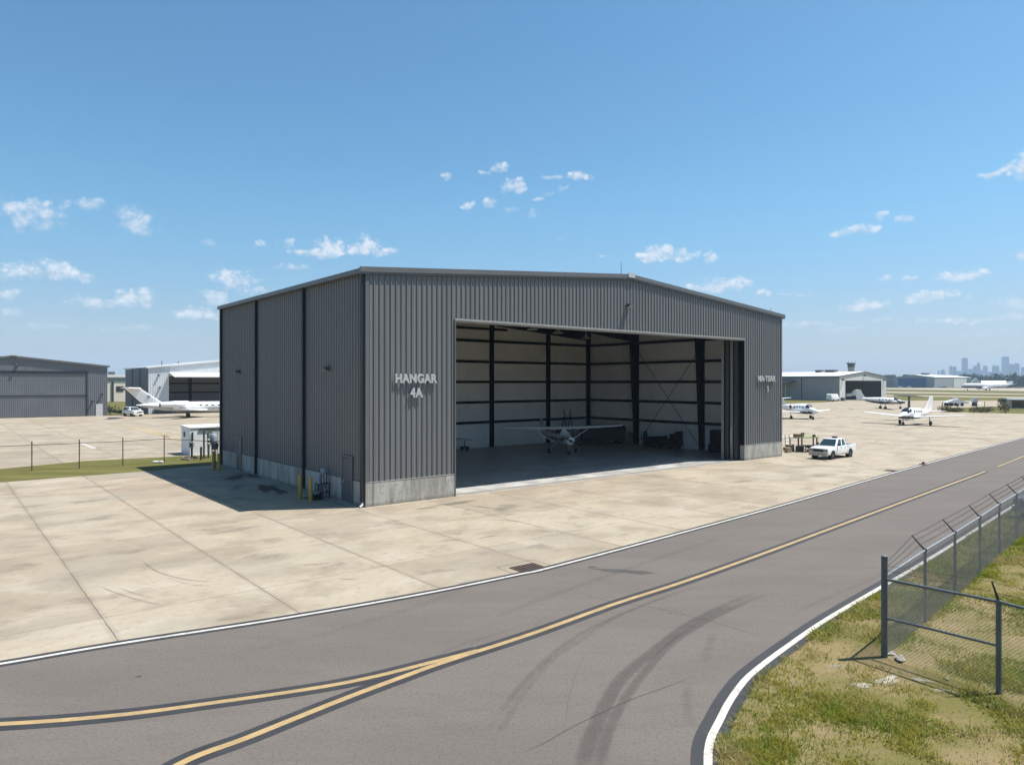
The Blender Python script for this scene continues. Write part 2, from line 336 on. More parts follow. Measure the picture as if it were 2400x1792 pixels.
wl = catmull(wl, 6)
road_poly = [(p.x, p.y) for p in edge] + [(p.x, p.y) for p in reversed(ge)] + [(-60, -10), (-60, 2)]
structure('road', MB().sheet(road_poly, .004), M_asph)
verge_poly = [(p.x, p.y) for p in ge] + [(ge[-1].x + 60, ge[-1].y), (320, 60), (90, -10)]
structure('grass_verge', MB().sheet(verge_poly, 0.0), M_verge)
# painted lines
pk, pw, py = MB(), MB(), MB()
ribbon(pk, edge, -.19, .22, .008); ribbon(pw, edge, -.06, .06, .012)
ribbon(pk, wl, -.24, .27, .008); ribbon(pw, wl, -.068, .068, .012)
Y1 = catmull([G(u, v).to_2d() for u, v in [(-400, 1712), (0, 1696.9), (251, 1678.4), (460.7, 1652.5), (800, 1601.8), (1020, 1550), (1120, 1524)]], 10)
Y2 = [(419, 1792), (586.4, 1726.2), (800, 1640.3), (950, 1584), (1050, 1548.5), (1244, 1486), (1438.7, 1416), (1600, 1364), (1780.8, 1300), (1961.5, 1233.2), (2142, 1166.3), (2308.6, 1104.8)]
Y2 = catmull([Vector((-6.6, 8.2)), Vector((-5.7, 9.6))][1:] + [G(u, v).to_2d() for u, v in Y2], 10)
Y3 = [G(2337.5, 1094).to_2d(), G(2400, 1068.7).to_2d()]; Y3.append(Y3[1] + (Y3[1] - Y3[0]).normalized() * 30)
for i, (L, wk, wy) in enumerate(((Y1, .25, .075), (Y2, .25, .078), (Y3, .15, .075))):
    ribbon(pk, L, -wk, wk, .008 + .0015 * (i == 0)); ribbon(py, L, -wy, wy, .012 + .001 * i)
structure('line_borders', pk, M_black); structure('white_lines', pw, M_white); structure('yellow_lines', py, M_yellow)

# far grass strips, taxiways
def band(name, a0, b0, a1, b1, m, z=.006, us=(1700, 1900, 2080, 2240, 2400, 2700, 3200)):
    "strip between two photo lines v = a + b (u - 2080)"
    mb = MB(); top = [G(u, a1 + b1 * (u - 2080)) for u in us]; bot = [G(u, a0 + b0 * (u - 2080)) for u in us]
    mb.sheet(bot + top[::-1], z); return structure(name, mb, m)
M_taxi = mat('taxiway_concrete', (.46, .39, .30), .9, var=.12, scale=.1)
band('taxiway', 927.8, .0138, 925.4, .0141, M_taxi); band('taxiway', 920.2, .0143, 917.2, .0173, M_taxi)
band('taxiway', 912.0, .0128, 909.0, .0016, M_taxi)
def px_sheet(name, pts, m, z): return structure(name, MB().sheet([G(u, v) for u, v in pts], z), m)
px_sheet('grass_strip', [(-400, 1161), (-150, 1142), (0, 1130), (180, 1116), (359.5, 1102.5), (521, 1086.5), (640, 1076), (640, 1055), (521, 1063.5), (410, 1069.6), (202, 1079.7), (0, 1098.7), (-150, 1112), (-400, 1130)], M_ground, .01)
px_sheet('grass_strip', [(2205, 965), (2300, 967), (2400, 969.5), (2700, 978), (2700, 941), (2400, 950), (2300, 953), (2212, 957)], M_ground, .01)
px_sheet('grass_strip', [(1780, 947), (1860, 944.5), (1925, 943), (1972, 939.6), (1966, 938.6), (1780, 938)], M_ground, .01)
px_sheet('grass_strip', [(253, 973), (300, 971), (345, 969.5), (345, 955), (253, 950)], M_ground, .012)

# ------------------------------------------------------------------ stains and tyre marks
def cover(o, vals):
    at = o.data.attributes.new('cover', 'FLOAT', 'POINT'); at.data.foreach_set('value', vals); return o
def mark_ribbon(name, paths, m, z):
    mb = MB(); cv = []
    for pts, wd, st in paths:
        pts = catmull(pts, 6); ns = normals2(pts); n = len(pts); b = []
        for k in range(5):
            off = wd * (k / 4 - .5); b += [(p.x + q.x * off, p.y + q.y * off, z) for p, q in zip(pts, ns)]
            cv += [st * (0, .8, 1, .8, 0)[k] * min(1, i / (n * .18), (n - 1 - i) / (n * .18)) for i in range(n)]
        mb.add(b, [(r * n + i, r * n + i + 1, (r + 1) * n + i + 1, (r + 1) * n + i) for r in range(4) for i in range(n - 1)])
        z += .0004
    return cover(structure(name, mb, m), cv)
def mark_blob(name, blobs, m, z):
    mb = MB(); cv = []
    for k, (c, rx, ry, rot, st) in enumerate(blobs):
        rr = random.Random(k); vs = [(c[0], c[1], z)]; cv.append(st)
        for ring, val in ((.55, .75), (1.0, 0)):
            for i in range(24):
                t = 2 * math.pi * i / 24; q = ring * (1 + .18 * math.sin(3 * t + k) + .12 * math.sin(5 * t + 2 * k)); a, b = rx * q * math.cos(t), ry * q * math.sin(t)
                vs.append((c[0] + a * math.cos(rot) - b * math.sin(rot), c[1] + a * math.sin(rot) + b * math.cos(rot), z)); cv.append(st * val)
        fs = [(0, 1 + i, 1 + (i + 1) % 24) for i in range(24)] + [(1 + i, 25 + i, 25 + (i + 1) % 24, 1 + (i + 1) % 24) for i in range(24)]
        mb.add(vs, fs); z += .0003
    return cover(structure(name, mb, m), cv)
q8 = lambda L: [G(1050 + x / 2.573, 1150 + y / 2.573).to_2d() for x, y in L]
M_skid = mark_mat('tyre_rubber_marks', (.06, .055, .053), .29, 3); M_crack = mark_mat('road_seam_dirt', (.06, .055, .05), .36, 9); M_oil = mark_mat('oil_patch', (.085, .08, .078), .75, 3)
mark_ribbon('tyre_marks', [
 (q8([(1985, 565), (1700, 680), (1450, 810), (1250, 960), (1050, 1130), (930, 1330), (860, 1500), (810, 1660), (770, 1850)]), .42, .8),
 (q8([(2050, 583), (1800, 670), (1550, 790), (1350, 920), (1180, 1100), (1040, 1300), (960, 1480), (910, 1660), (880, 1850)]), .3, .72),
 (q8([(1700, 512), (1400, 610), (1150, 700), (900, 810), (700, 930), (520, 1090), (350, 1290), (90, 1660)]), .24, .5),
 (q8([(1300, 645), (1000, 770), (830, 880), (640, 1010), (450, 1230), (330, 1420), (200, 1660)]), .24, .42),
 (q8([(880, 900), (800, 1040), (740, 1200), (715, 1330), (705, 1500)]), .06, .4),
 (q8([(1610, 830), (1570, 950), (1540, 1060)]), .35, .4), (q8([(1450, 1120), (1440, 1300), (1480, 1450)]), .3, .4),
 (q8([(-400, 1300), (-250, 1150), (0, 960), (300, 860), (520, 800)]), .16, .4),
 (q8([(1900, 830), (2300, 640), (2700, 470), (3000, 330)]), .3, .35), (q8([(100, 830), (600, 640), (1200, 430), (1900, 200)]), .5, .35), (q8([(-1500, 1000), (-900, 900), (-200, 700), (400, 470)]), .5, .3)], M_skid, .0062)
mark_ribbon('road_seams', [(q8([(300, 1640), (560, 1530), (720, 1440), (900, 1350), (1100, 1260), (1350, 1170), (1530, 1095)]), .055, .75),
 (q8([(620, 560), (950, 660), (1250, 705), (1500, 765), (1750, 835), (1950, 905)]), .045, .8)], M_crack, .0071)
mark_blob('oil_stain', [(G(1450, 1337), 1.05, .26, R(-12), 1.0), (G(1500, 1342), .5, .22, R(-8), 1.0), (G(1388, 1328), .2, .12, 0, .9), (G(1571, 1437), .06, .05, 0, 1), (G(325, 1585), .1, .08, 0, .8)], M_oil, .0066)
M_apst = mark_mat('apron_stain', (.13, .115, .10), .5, 1.6); M_dark = mark_mat('wet_dirt', (.045, .043, .042), .55, 1.6)
crA = lambda L: [G(x / 2.3875, 1100 + y / 2.3875).to_2d() for x, y in L]
mark_ribbon('apron_tyre_marks', [(crA([(530, 640), (650, 690), (800, 735), (950, 765)]), .12, .5), (crA([(640, 650), (760, 695), (900, 730)]), .12, .45), (crA([(770, 490), (880, 570), (1050, 615), (1260, 632)]), .13, .55), (crA([(900, 590), (1050, 640), (1200, 655)]), .1, .4)], M_apst, .003)
cB = lambda x, y: G(700 + x / 3.688, 1100 + y / 3.688)
mark_blob('apron_stains', [(cB(1350, 290), 1.6, .5, A, .75), (cB(1120, 330), 1.2, .3, A, .6), (cB(1640, 330), 1.5, .22, R(-30), .6), (cB(1800, 440), .9, .15, R(-25), .55), (cB(1640, 580), .7, .12, A, .6), (cB(420, 945), .5, .14, R(-10), .5), (cB(120, 820), .6, .2, R(5), .45), (cB(180, 1080), .8, .3, R(20), .35), (cB(1150, 740), .6, .2, R(10), .3)], M_apst, .0032)
c2 = lambda x, y: G(500 + x / 4.465, 850 + y / 4.465)
mark_blob('apron_dirt', [(c2(560, 1310), 1.9, .7, R(115), 1.0), (c2(700, 1345), 1.5, .45, R(120), .9), (c2(230, 1200), 2.2, .7, R(100), .7), (c2(420, 1180), 1.6, .5, R(125), .85), (c2(1040, 1415), 1.2, .45, R(120), .9), (c2(880, 1300), 1.6, .3, R(128), .8), (c2(240, 1310), 1.6, .5, R(100), .5)], M_dark, .0034)
# ------------------------------------------------------------------ main hangar (local axes: X along the front, Y inwards, Z up)
W, D, EAVE, RIDGE, XR = 37.5, 21.95, 11.3, 12.8, 19.0
OX0, OX1, OZ = 5.22, 32.1, 9.33
PL = 1.16
def roofz(x): return EAVE + (RIDGE - EAVE) * (x / XR if x < XR else (W - x) / (W - XR))
M_clad = mat('grey_ribbed_cladding', (.262, .265, .269), .42, .0, var=.06, scale=.4, spec=.5, dirt=((.15, .145, .135), .8, .55, .35), stretch=(3, 3, .25))
M_trim = mat('dark_grey_trim', (.20, .203, .208), .42, var=.06, scale=.6)
M_down = mat('black_downspout', (.022, .025, .032), .5, var=.1)
def plinth_mat():
    m, t, p = base_mat('plinth_concrete'); tc = t.new('ShaderNodeTexCoord').outputs['Object']
    a = t.noise(t.vmath('MULTIPLY', tc, (1.6, 1.6, .35)), 1.1, 6, .62); b = t.noise(tc, 6, 5, .65); s = t.new('ShaderNodeSeparateXYZ'); t.l.new(tc, s.inputs[0])
    c = t.mix(t.ramp(a, .35, .65), (.27, .255, .225), (.43, .415, .38)); c = t.mix(t.math('MULTIPLY', t.ramp(b, .54, .72), .5), c, (0.118, 0.108, 0.096))
    st = t.noise(t.vmath('MULTIPLY', tc, (2.5, 2.5, .18)), 1.6, 4, .6); c = t.mix(t.math('MULTIPLY', t.ramp(st, .56, .68), .55), c, (0.099, 0.093, 0.084))
    d = t.math('ADD', s.outputs[2], t.math('MULTIPLY', b, -.3)); c = t.mix(t.ramp(d, -.12, .1, .5, 0), c, (0.099, 0.087, 0.071))
    ln = t.math('PINGPONG', t.math('ADD', s.outputs[0], s.outputs[1]), 1.25); c = t.mix(t.ramp(ln, .008, .016, .55, 0), c, (0.093, 0.087, 0.074))
    t.l.new(c, p.inputs['Base Color']); p.inputs['Roughness'].default_value = .85; p.inputs['Specular IOR Level'].default_value = .3; return m
M_pl = plinth_mat()
def lining_mat():
    m, t, p = base_mat('white_wall_lining'); tc = t.new('ShaderNodeTexCoord').outputs['Object']; s = t.new('ShaderNodeSeparateXYZ'); t.l.new(tc, s.inputs[0])
    n = t.noise(tc, .5, 4); c = t.mix(t.ramp(n, .3, .7), (.80, .79, .77), (.88, .87, .85))
    ln = t.math('PINGPONG', t.math('ADD', s.outputs[0], s.outputs[1]), .9); c = t.mix(t.ramp(ln, .012, .025, .45, 0), c, (.55, .54, .53))
    t.l.new(c, p.inputs['Base Color']); p.inputs['Roughness'].default_value = .6; return m
M_line = lining_mat()
M_steel = mat('dark_painted_steel', (.012, .015, .021), .6, var=.1, spec=.2)
M_floor = mat('hangar_floor_concrete', (.62, .605, .58), .36, var=.22, scale=.5, spec=.45, dirt=((.32, .31, .30), .9, .5, .6))
M_sill = mat('pale_threshold', (.44, .42, .385), .8, var=.12, scale=1)
M_letter = mat('brushed_letter_metal', (.74, .75, .76), .4, .2, var=.04)
M_frame = mat('galvanised_edge', (.52, .50, .46), .5, .1, var=.1)
M_glass = mat('dark_glass', (.02, .03, .04), .08, var=.05, spec=.8)
M_lamp = mat('lamp_housing', (.12, .125, .13), .5, var=.1); M_lens = mat('lamp_lens', (.75, .76, .76), .3, var=.03)
HG = thing('hangar', 'large dark grey ribbed metal hangar with open front and lettered sign, nearest the road', 'hangar', O, A)

PER = .3048
def corr(mb, a0, a1, zb, zt, put, inv=False):
    "ribbed sheet: put(a, depth, z) -> point; depth is how far it stands out from the wall plane"
    prof = [(0, 0), (.052, 0), (.059, .008), (.073, .008), (.080, 0), (.112, 0), (.130, .046), (.172, .046), (.190, 0), (.222, 0), (.229, .008), (.243, .008), (.25, 0)]
    xs = []; k = math.floor(a0 / PER)
    while k * PER < a1:
        xs += [(k * PER + px, d) for px, d in prof if a0 < k * PER + px < a1]; k += 1
    xs = [(a0, 0)] + xs + [(a1, 0)]; vs = []
    for a, d in xs: vs += [put(a, d, zb(a)), put(a, d, zt(a))]
    fs = [(2 * i, 2 * i + 2, 2 * i + 3, 2 * i + 1) for i in range(len(xs) - 1)]
    mb.add(vs, [f[::-1] for f in fs] if inv else fs)
front = MB(); pf = lambda a, d, z: (a, -d, z)
XS = .16
corr(front, XS, OX0, lambda a: PL + .03, lambda a: roofz(a) - .06, pf); corr(front, OX0, XR, lambda a: OZ, lambda a: roofz(a) - .06, pf)
corr(front, XR, OX1, lambda a: OZ, lambda a: roofz(a) - .06, pf); corr(front, OX1, W - XS, lambda a: PL + .03, lambda a: roofz(a) - .06, pf)
obj('front_cladding', front, M_clad, HG)
side = MB(); corr(side, .12, D - .12, lambda a: PL + .03, lambda a: EAVE - .04, lambda a, d, z: (-d, a, z), inv=True)
obj('side_cladding', side, M_clad, HG)
# plain outer skins that cannot be seen ribbed, closing the shell
back = MB().box(0, W, D, D + .05, 0, EAVE); back.prism([(0, D, EAVE), (XR, D, RIDGE), (W, D, EAVE)], (0, .05, 0)); obj('back_cladding', back, M_clad, HG)
rs = MB(); corr(rs, .12, D - .12, lambda a: PL + .03, lambda a: EAVE - .04, lambda a, d, z: (W + d, a, z)); obj('side_cladding', rs, M_clad, HG)
# concrete plinth, cut at the opening and the two doors
DOORS = ((1.3, 2.35, 2.27), (17.7, 18.5, 2.2))
for bx in ((-.02, OX0, -.05, .22), (OX1, W + .02, -.05, .32), (W - .2, W + .05, .32, D), (-.05, .2, .22, 1.24), (-.05, .2, 2.41, 17.64), (-.05, .2, 18.56, D)):
    obj('plinth', MB().box(*bx, 0, PL), M_pl, HG)
for bx in ((.0, OX0), (OX1, W)): obj('plinth_flashing', MB().box(*bx, -.062, -.002, PL + .002, PL + .03), M_frame, HG)
# roof
rf = MB()
for xa, xb in ((-.3, XR), (XR, W + .3)):
    za = EAVE - .024 if xa < 0 else RIDGE; zb = RIDGE if xa < 0 else EAVE - .024
    rf.prism([(xa, -.02, za + .004), (xb, -.02, zb + .004), (xb, -.02, zb + .20), (xa, -.02, za + .20)], (0, D + .1, 0))
obj('roof', rf, mat('white_roof_sheet', (.55, .56, .57), .4, var=.05), HG)
rk = MB()
for xa, xb in ((-.34, XR), (XR, W + .34)):
    za = roofz(0) if xa < 0 else RIDGE; zb = RIDGE if xa < 0 else roofz(W)
    rk.prism([(xa, -.15, za - .02), (xb, -.15, zb - .02), (xb, -.15, zb + .235), (xa, -.15, za + .235)], (0, .126, 0))
    rk.prism([(xa, -.11, za - .12), (xb, -.11, zb - .12), (xb, -.11, zb - .024), (xa, -.11, za - .024)], (0, .086, 0))
obj('rake_trim', rk, M_trim, HG)
for nm, x0, x1 in (('gutter', -.34, -.045), ('gutter', W + .045, W + .34)):
    g = MB(); g.box(x0, x1, -.02, D + .08, EAVE - .06, EAVE + .17); obj(nm, g, M_trim, HG)
# corner trims and downspouts
ct = MB(); ct.box(-.05, .155, -.045, -.004, PL + .03, EAVE - .03); obj('corner_trim', ct, M_trim, HG)
ct = MB(); ct.box(W - .155, W + .05, -.045, -.004, PL + .03, EAVE - .03); obj('corner_trim', ct, M_trim, HG)
for y in (.1, 7.15, 14.75, 21.85):
    d = MB(); d.box(-.21, -.055, y - .09, y + .09, .1 if y > 1 else .25, EAVE - .06)
    dn = obj('downspout', d, M_down, HG)
    if y < 1:
        e = MB(); e.tube((-.13, .1, .25), (-.16, .02, .12), .05); e.tube((-.16, .02, .12), (-.38, -.12, .05), .05); obj('drain_outlet', e, M_lens, dn)
ct = MB(); ct.box(-.046, -.004, -.045, .115, 0, EAVE - .03); obj('corner_trim', ct, M_trim, HG)
# personnel doors in the side wall
M_door = mat('grey_steel_door', (.15, .155, .165), .5, var=.06)
for y0, y1, h in DOORS:
    d = MB(); d.box(-.075, -.03, y0 + .05, y1 - .05, .02, h - .05); dd = obj('personnel_door', d, M_door, HG)
    f = MB(); f.box(-.10, .0, y0 - .055, y0 + .045, 0, h); f.box(-.10, .0, y1 - .045, y1 + .055, 0, h); f.box(-.13, .0, y0 - .12, y1 + .12, h + .002, h + .07); obj('door_frame', f, M_trim, dd)
    hd = MB(); hd.box(-.13, -.076, y1 - .2, y1 - .1, 1.0, 1.05); hd.box(-.1, -.076, y1 - .19, y1 - .12, .95, 1.12); obj('door_handle', hd, M_frame, dd)
    th = MB(); th.box(-.3, -.052, y0, y1, .004, .03); obj('door_sill', th, M_frame, dd)
# lamps on the walls
def wall_lamp(p, out):
    ox, oy = out; mb = MB(); a, b = Vector((ox, oy, 0)), Vector((-oy, ox, 0)); P = Vector(p)
    pts = [P + a * .03 + b * -.17, P + a * .38 + b * -.17 + Vector((0, 0, -.06)), P + a * .38 + b * -.17 + Vector((0, 0, -.16)), P + a * .03 + b * -.17 + Vector((0, 0, -.26))]
    mb.prism(pts, b * .34); o = obj('wall_lamp', mb, M_lamp, HG)
    l = MB(); pts = [p_ + Vector((0, 0, -.008)) + b * .04 - a * .0 for p_ in (pts[3], pts[2])]; l.prism([pts[0], pts[1], pts[1] + b * .26, pts[0] + b * .26], (0, 0, -.015)); obj('lamp_lens', l, M_lens, o)
wall_lamp((0, 4.0, 6.85), (-1, 0)); wall_lamp((0, 18.1, 6.85), (-1, 0)); wall_lamp((18.75, 0, 11.1), (0, -1))
# roof-top pieces
v = MB(); v.box(XR - .32, XR + .32, -.19, -.152, RIDGE + .0, RIDGE + .30); obj('ridge_end_cap', v, M_lens, HG)
for rx, z0, z1 in ((XR - .5, RIDGE + .15, RIDGE + 1.0), (W - 1.1, EAVE + .2, EAVE + .75)): obj('lightning_rod', MB().tube((rx, .3, z0), (rx, .3, z1), .022, .012, 6), M_steel, HG)
# lettering
def lettering(txt, size, x, z, parent, name='sign_lettering', ratio=1.0, yy=-.12, depth=.03, m=M_letter):
    c = bpy.data.curves.new('t', 'FONT'); c.body = txt; c.size = size; c.align_x = 'CENTER'; c.extrude = depth; c.offset = size * .042; c.space_character = 1.06
    tmp = bpy.data.objects.new('t', c); me = bpy.data.meshes.new_from_object(tmp); bpy.data.objects.remove(tmp)
    me.name = name; me.materials.clear(); me.materials.append(m)
    o = bpy.data.objects.new(name, me); COL.objects.link(o); o.parent = parent; o.location = (x, yy, z); o.rotation_euler = (R(90), 0, 0); o.scale = (ratio, 1, 1); return o
lettering('HANGAR', .60, 2.75, 6.0, HG, ratio=.93); lettering('4A', .62, 2.76, 5.27, HG, ratio=.93)
lettering('NA·TEAR', .60, 35.08, 6.1, HG, ratio=.98); lettering('1', .6, 35.25, 5.28, HG)
# opening trim, jambs
jb = MB(); jb.box(OX0 - .06, OX0 + .0, -.07, .24, 0, OZ); jb.box(OX0 + .001, OX0 + .05, .0, .24, 0, OZ - .02); obj('jamb', jb, M_trim, HG)
jb = MB(); jb.box(OX1 - .02, OX1 + .05, -.03, .33, PL + .032, OZ); obj('jamb', jb, M_steel, HG)
hd = MB(); hd.box(OX0 - .05, OX1 + .05, -.075, -.04, OZ - .05, OZ + .05); hd.box(OX0, OX1, -.038, .45, OZ - .12, OZ - .052); obj('header', hd, M_frame, HG)
hb = MB(); hb.box(OX0, W - .4, .1, .4, OZ + .02, OZ + 1.0); hb.box(OX0, W - .4, .46, 1.6, OZ + .02, OZ + .35); obj('header_beam', hb, M_steel, HG)
# sliding door leaves stacked behind the right-hand front panel
M_leaf = mat('door_leaf_grey', (.10, .105, .11), .5, var=.08)
for i, (xl, y) in enumerate(((31.75, .5), (31.7, .78), (31.45, 1.06), (31.3, 1.34))):
    l = MB(); l.box(xl + .09, xl + 6, y, y + .12, .05, OZ - .06); lf = obj('door_leaf', l, M_leaf, HG)
    e = MB(); e.box(xl, xl + .088, y - .02, y + .14, .05, OZ - .06); obj('leaf_edge', e, (M_leaf, M_frame, M_leaf, M_frame)[i], lf)
    if i == 1:
        h = MB(); h.tube((xl - .06, y + .06, 1.0), (xl - .06, y + .06, 2.6), .04, n=6); obj('pull_handle', h, M_lens, lf)
# floor and door track
obj('floor', MB().box(.25, W - .25, .75, D - .25, -.04, .006), M_floor, HG)
obj('threshold', MB().box(OX0, OX1 + .0, -.0, .74, -.04, .008), M_sill, HG)
tr = MB()
for y in (.22, .42): tr.box(OX0 + .05, OX1, y, y + .05, .0, .012)
obj('door_track', tr, M_steel, HG)
# linings
li = MB().prism([(.3, D - .28, 0), (W - .3, D - .28, 0), (W - .3, D - .28, roofz(.3) - .12), (XR, D - .28, RIDGE - .12), (.3, D - .28, roofz(.3) - .12)], (0, .03, 0)); obj('lining', li, M_line, HG)
li = MB().box(W - .32, W - .29, .4, D - .28, 0, 11.2); obj('lining', li, M_line, HG)
li = MB().box(.26, .29, .4, D - .28, 0, 11.2); obj('lining', li, M_line, HG)
cl = MB()
for xa, xb in ((.3, XR), (XR, W - .3)): cl.prism([(xa, .1, roofz(xa) - .1), (xb, .1, roofz(xb) - .1), (xb, .1, roofz(xb) - .07), (xa, .1, roofz(xa) - .07)], (0, D - .3, 0))
obj('ceiling_lining', cl, mat('dark_roof_underside', (.26, .27, .30), .7, var=.1), HG)
# columns of the back wall, then the tapered frames of bays two and three
for x in (9.9, 17.05, 24.2, 31.3, 38.0):
    c = MB(); xx = min(x, W - .55); yb = D - .29
    c.box(xx - .16, xx + .16, yb - .32, yb - .29, 0, roofz(xx) - .9); c.box(xx - .16, xx + .16, yb - .03, yb, 0, roofz(xx) - .9); c.box(xx - .02, xx + .02, yb - .29, yb - .03, 0, roofz(xx) - .9); obj('column', c, M_steel, HG)
def frame(y):
    for sgn, xw in ((1, .32), (-1, W - .33)):
        c = MB()
        for t0, t1 in ((y - .16, y - .13), (y + .13, y + .16), (y - .02, y + .02)):
            if t1 - t0 > .035: c.prism([(xw, t0, 0), (xw + sgn * .38, t0, 0), (xw + sgn * 1.05, t0, EAVE - .9), (xw, t0, EAVE - .25)], (0, t1 - t0, 0))
        c.prism([(xw + sgn * .381, y - .16, 0), (xw + sgn * .41, y - .16, 0), (xw + sgn * 1.08, y - .16, EAVE - .92), (xw + sgn * 1.051, y - .16, EAVE - .92)], (0, .32, 0))
        c.box(min(xw, xw + sgn * .03), max(xw, xw + sgn * .03), y - .16, y + .16, 0, EAVE - .3); obj('tapered_column', c, M_steel, HG)
    for s0 in (0, 1):
        xa, xb = (.35, XR) if s0 == 0 else (XR, W - .35)
        za, zb = roofz(xa) - .3, roofz(xb) - .3; da, db = (1.15, .65) if s0 == 0 else (.65, 1.15)
        r = MB(); r.prism([(xa, y - .02, za - da), (xb, y - .02, zb - db), (xb, y - .02, zb), (xa, y - .02, za)], (0, .04, 0))
        r.prism([(xa, y - .16, za - da - .03), (xb, y - .16, zb - db - .03), (xb, y - .16, zb - db - .001), (xa, y - .16, za - da - .001)], (0, .32, 0)); obj('rafter', r, M_steel, HG)
frame(7.35); frame(14.95)
er = MB()
for xa, xb in ((.35, XR), (XR, W - .35)): er.prism([(xa, D - .62, roofz(xa) - 1.05), (xb, D - .62, roofz(xb) - 1.0), (xb, D - .62, roofz(xb) - .12), (xa, D - .62, roofz(xa) - .12)], (0, .3, 0))
obj('rafter', er, M_steel, HG)
for z in (2.33, 4.18, 6.05, 7.9, 9.82, 10.95):
    g = MB(); g.box(.32, W - .5, D - .52, D - .30, z - .11, z + .11) if z < 10.5 else g.box(.4, 26, D - .52, D - .30, z - .09, z + .09)
    obj('girt', g, M_steel, HG)
    if z < 10.5:
        g = MB(); g.box(W - .52, W - .33, .4, D - .5, z - .11, z + .11); obj('girt', g, M_steel, HG)
pu = MB()
for k in range(1, 12):
    for s0 in (0, 1):
        x = XR * k / 12 if s0 == 0 else XR + (W - XR) * k / 12; pu.box(x - .05, x + .05, .2, D - .3, roofz(x) - .3, roofz(x) - .11)
obj('purlins', pu, M_steel, HG)
# rod bracing on the right wall
br = MB(); br.tube((W - .56, 7.6, 8.9), (W - .56, 14.6, .3), .022, n=5); br.tube((W - .6, 14.6, 8.9), (W - .6, 7.6, .3), .022, n=5); obj('brace_rods', br, M_steel, HG)
for lu, lv in ((1248, 772), (1307, 780), (1373, 793)):
    lq = G(lu, lv, 9.75); x, y = local(lq); c = MB(); c.lathe([(.02, .34), (.1, .3), (.14, .16), (.42, .0), (.43, -.02), (.02, -.02)], (x, y, 9.75)); c.tube((x, y, 10.05), (x, y, roofz(x) - .3), .015, n=5); obj('ceiling_lamp', c, M_lens, HG, smooth=40)
# ------------------------------------------------------------------ chain-link fences
M_galv = mat('galvanised_post', (.20, .225, .25), .5, .35, var=.15, scale=6)
M_rail = mat('galvanised_rail', (.42, .46, .50), .4, .4, var=.12, scale=5)
M_wire = mat('chain_wire', (.27, .28, .285), .5, .4, var=.1)
M_barb = mat('barbed_wire_steel', (.12, .12, .125), .6, .3, var=.1)
M_black_p = mat('black_plastic', (.02, .021, .024), .5, var=.15)
V2 = lambda v: Vector((v.x, v.y))
def wire3(mb, a, b, r):
    "three-sided wire without end caps"
    a, b = Vector(a), Vector(b); d = (b - a).normalized(); o = d.orthogonal().normalized(); q = d.cross(o); vs = []
    for p in (a, b):
        for k in range(3): t = 2.0944 * k; vs.append(p + o * (r * math.cos(t)) + q * (r * math.sin(t)))
    mb.add(vs, [(0, 1, 4, 3), (1, 2, 5, 4), (2, 0, 3, 5)])
def chain(mb, a, b, z0, z1, pitch, r):
    "diamond mesh between ground points a and b"
    a, b = Vector((a.x, a.y, 0)), Vector((b.x, b.y, 0)); L = (b - a).length; u = (b - a) / L; h = z1 - z0; n = int((L + h) / pitch)
    for i in range(n):
        s = i * pitch - h
        for flip in (0, 1):
            s0, s1 = max(s, 0), min(s + h, L)
            if s1 - s0 < .02: continue
            e0, e1 = z0 + (s0 - s), z0 + (s1 - s)
            if flip: e0, e1 = z0 + z1 - e0, z0 + z1 - e1
            wire3(mb, a + u * s0 + Vector((0, 0, e0)), a + u * s1 + Vector((0, 0, e1)), r)
corner = G(2073, 1538.5); posts = [G(2168, 1457), G(2238, 1398), G(2296.4, 1345.7), G(2342, 1303), G(2382, 1268.7)]
run = (posts[-1] - corner).normalized(); perp = Vector((-run.y, run.x, 0))
for k in range(1, 6): posts.append(posts[4] + run * 3.1 * k)
R1 = G(2340.7, 1624); rdir = (R1 - corner).normalized(); rposts = [R1, R1 + Vector((.45, -.89, 0)) * 3.0, R1 + Vector((.45, -.89, 0)) * 6.0]
FN = thing('chain_link_fence', 'galvanised chain-link fence with barbed wire arms on the grass beside the road', 'fence', corner)
def fl(p, z=0): return (p.x - corner.x, p.y - corner.y, z)
c = MB(); c.tube(fl(corner, -.05), fl(corner, 2.15), .068, n=12); c.lathe([(.068, 2.15), (.073, 2.16), (.06, 2.21), (.01, 2.23)], fl(corner), n=12); obj('corner_post', c, M_galv, FN, smooth=40)
lean = lambda base, d, ln=.3: base + d * ln + Vector((0, 0, .3))
arms = []
for i, p in enumerate(posts):
    c = MB(); c.tube(fl(p, -.05), fl(p, 1.83), .036, n=8); po = obj('post', c, M_galv, FN, smooth=40)
    tip = lean(p + Vector((0, 0, 1.83)), perp); m = MB(); m.tube(fl(p, 1.80), (tip.x - corner.x, tip.y - corner.y, tip.z), .024, .014, n=6); m.lathe([(.045, 1.77), (.045, 1.84), (.02, 1.86)], fl(p), n=8); obj('barb_arm', m, M_black_p, po); arms.append((p, tip))
rperp = Vector((-.25, -.1, 0)); rarms = []
for p in rposts:
    c = MB(); c.tube(fl(p, -.05), fl(p, 1.80), .05, n=8); po = obj('post', c, M_galv, FN, smooth=40)
    tip = p + Vector((-.12, .02, 2.16)); m = MB(); m.tube(fl(p, 1.78), (tip.x - corner.x, tip.y - corner.y, tip.z), .026, .014, n=6); obj('barb_arm', m, M_black_p, po); rarms.append((p, tip))
rl = MB(); rl.tube(fl(corner, 1.74), fl(posts[0], 1.80), .026, n=8)
for a, b in zip(posts[:-1], posts[1:]): rl.tube(fl(a, 1.80), fl(b, 1.80), .026, n=8)
obj('top_rail', rl, M_rail, FN, smooth=40)
rl = MB(); rl.tube(fl(corner, 1.70), fl(R1, 1.77), .03, n=8)
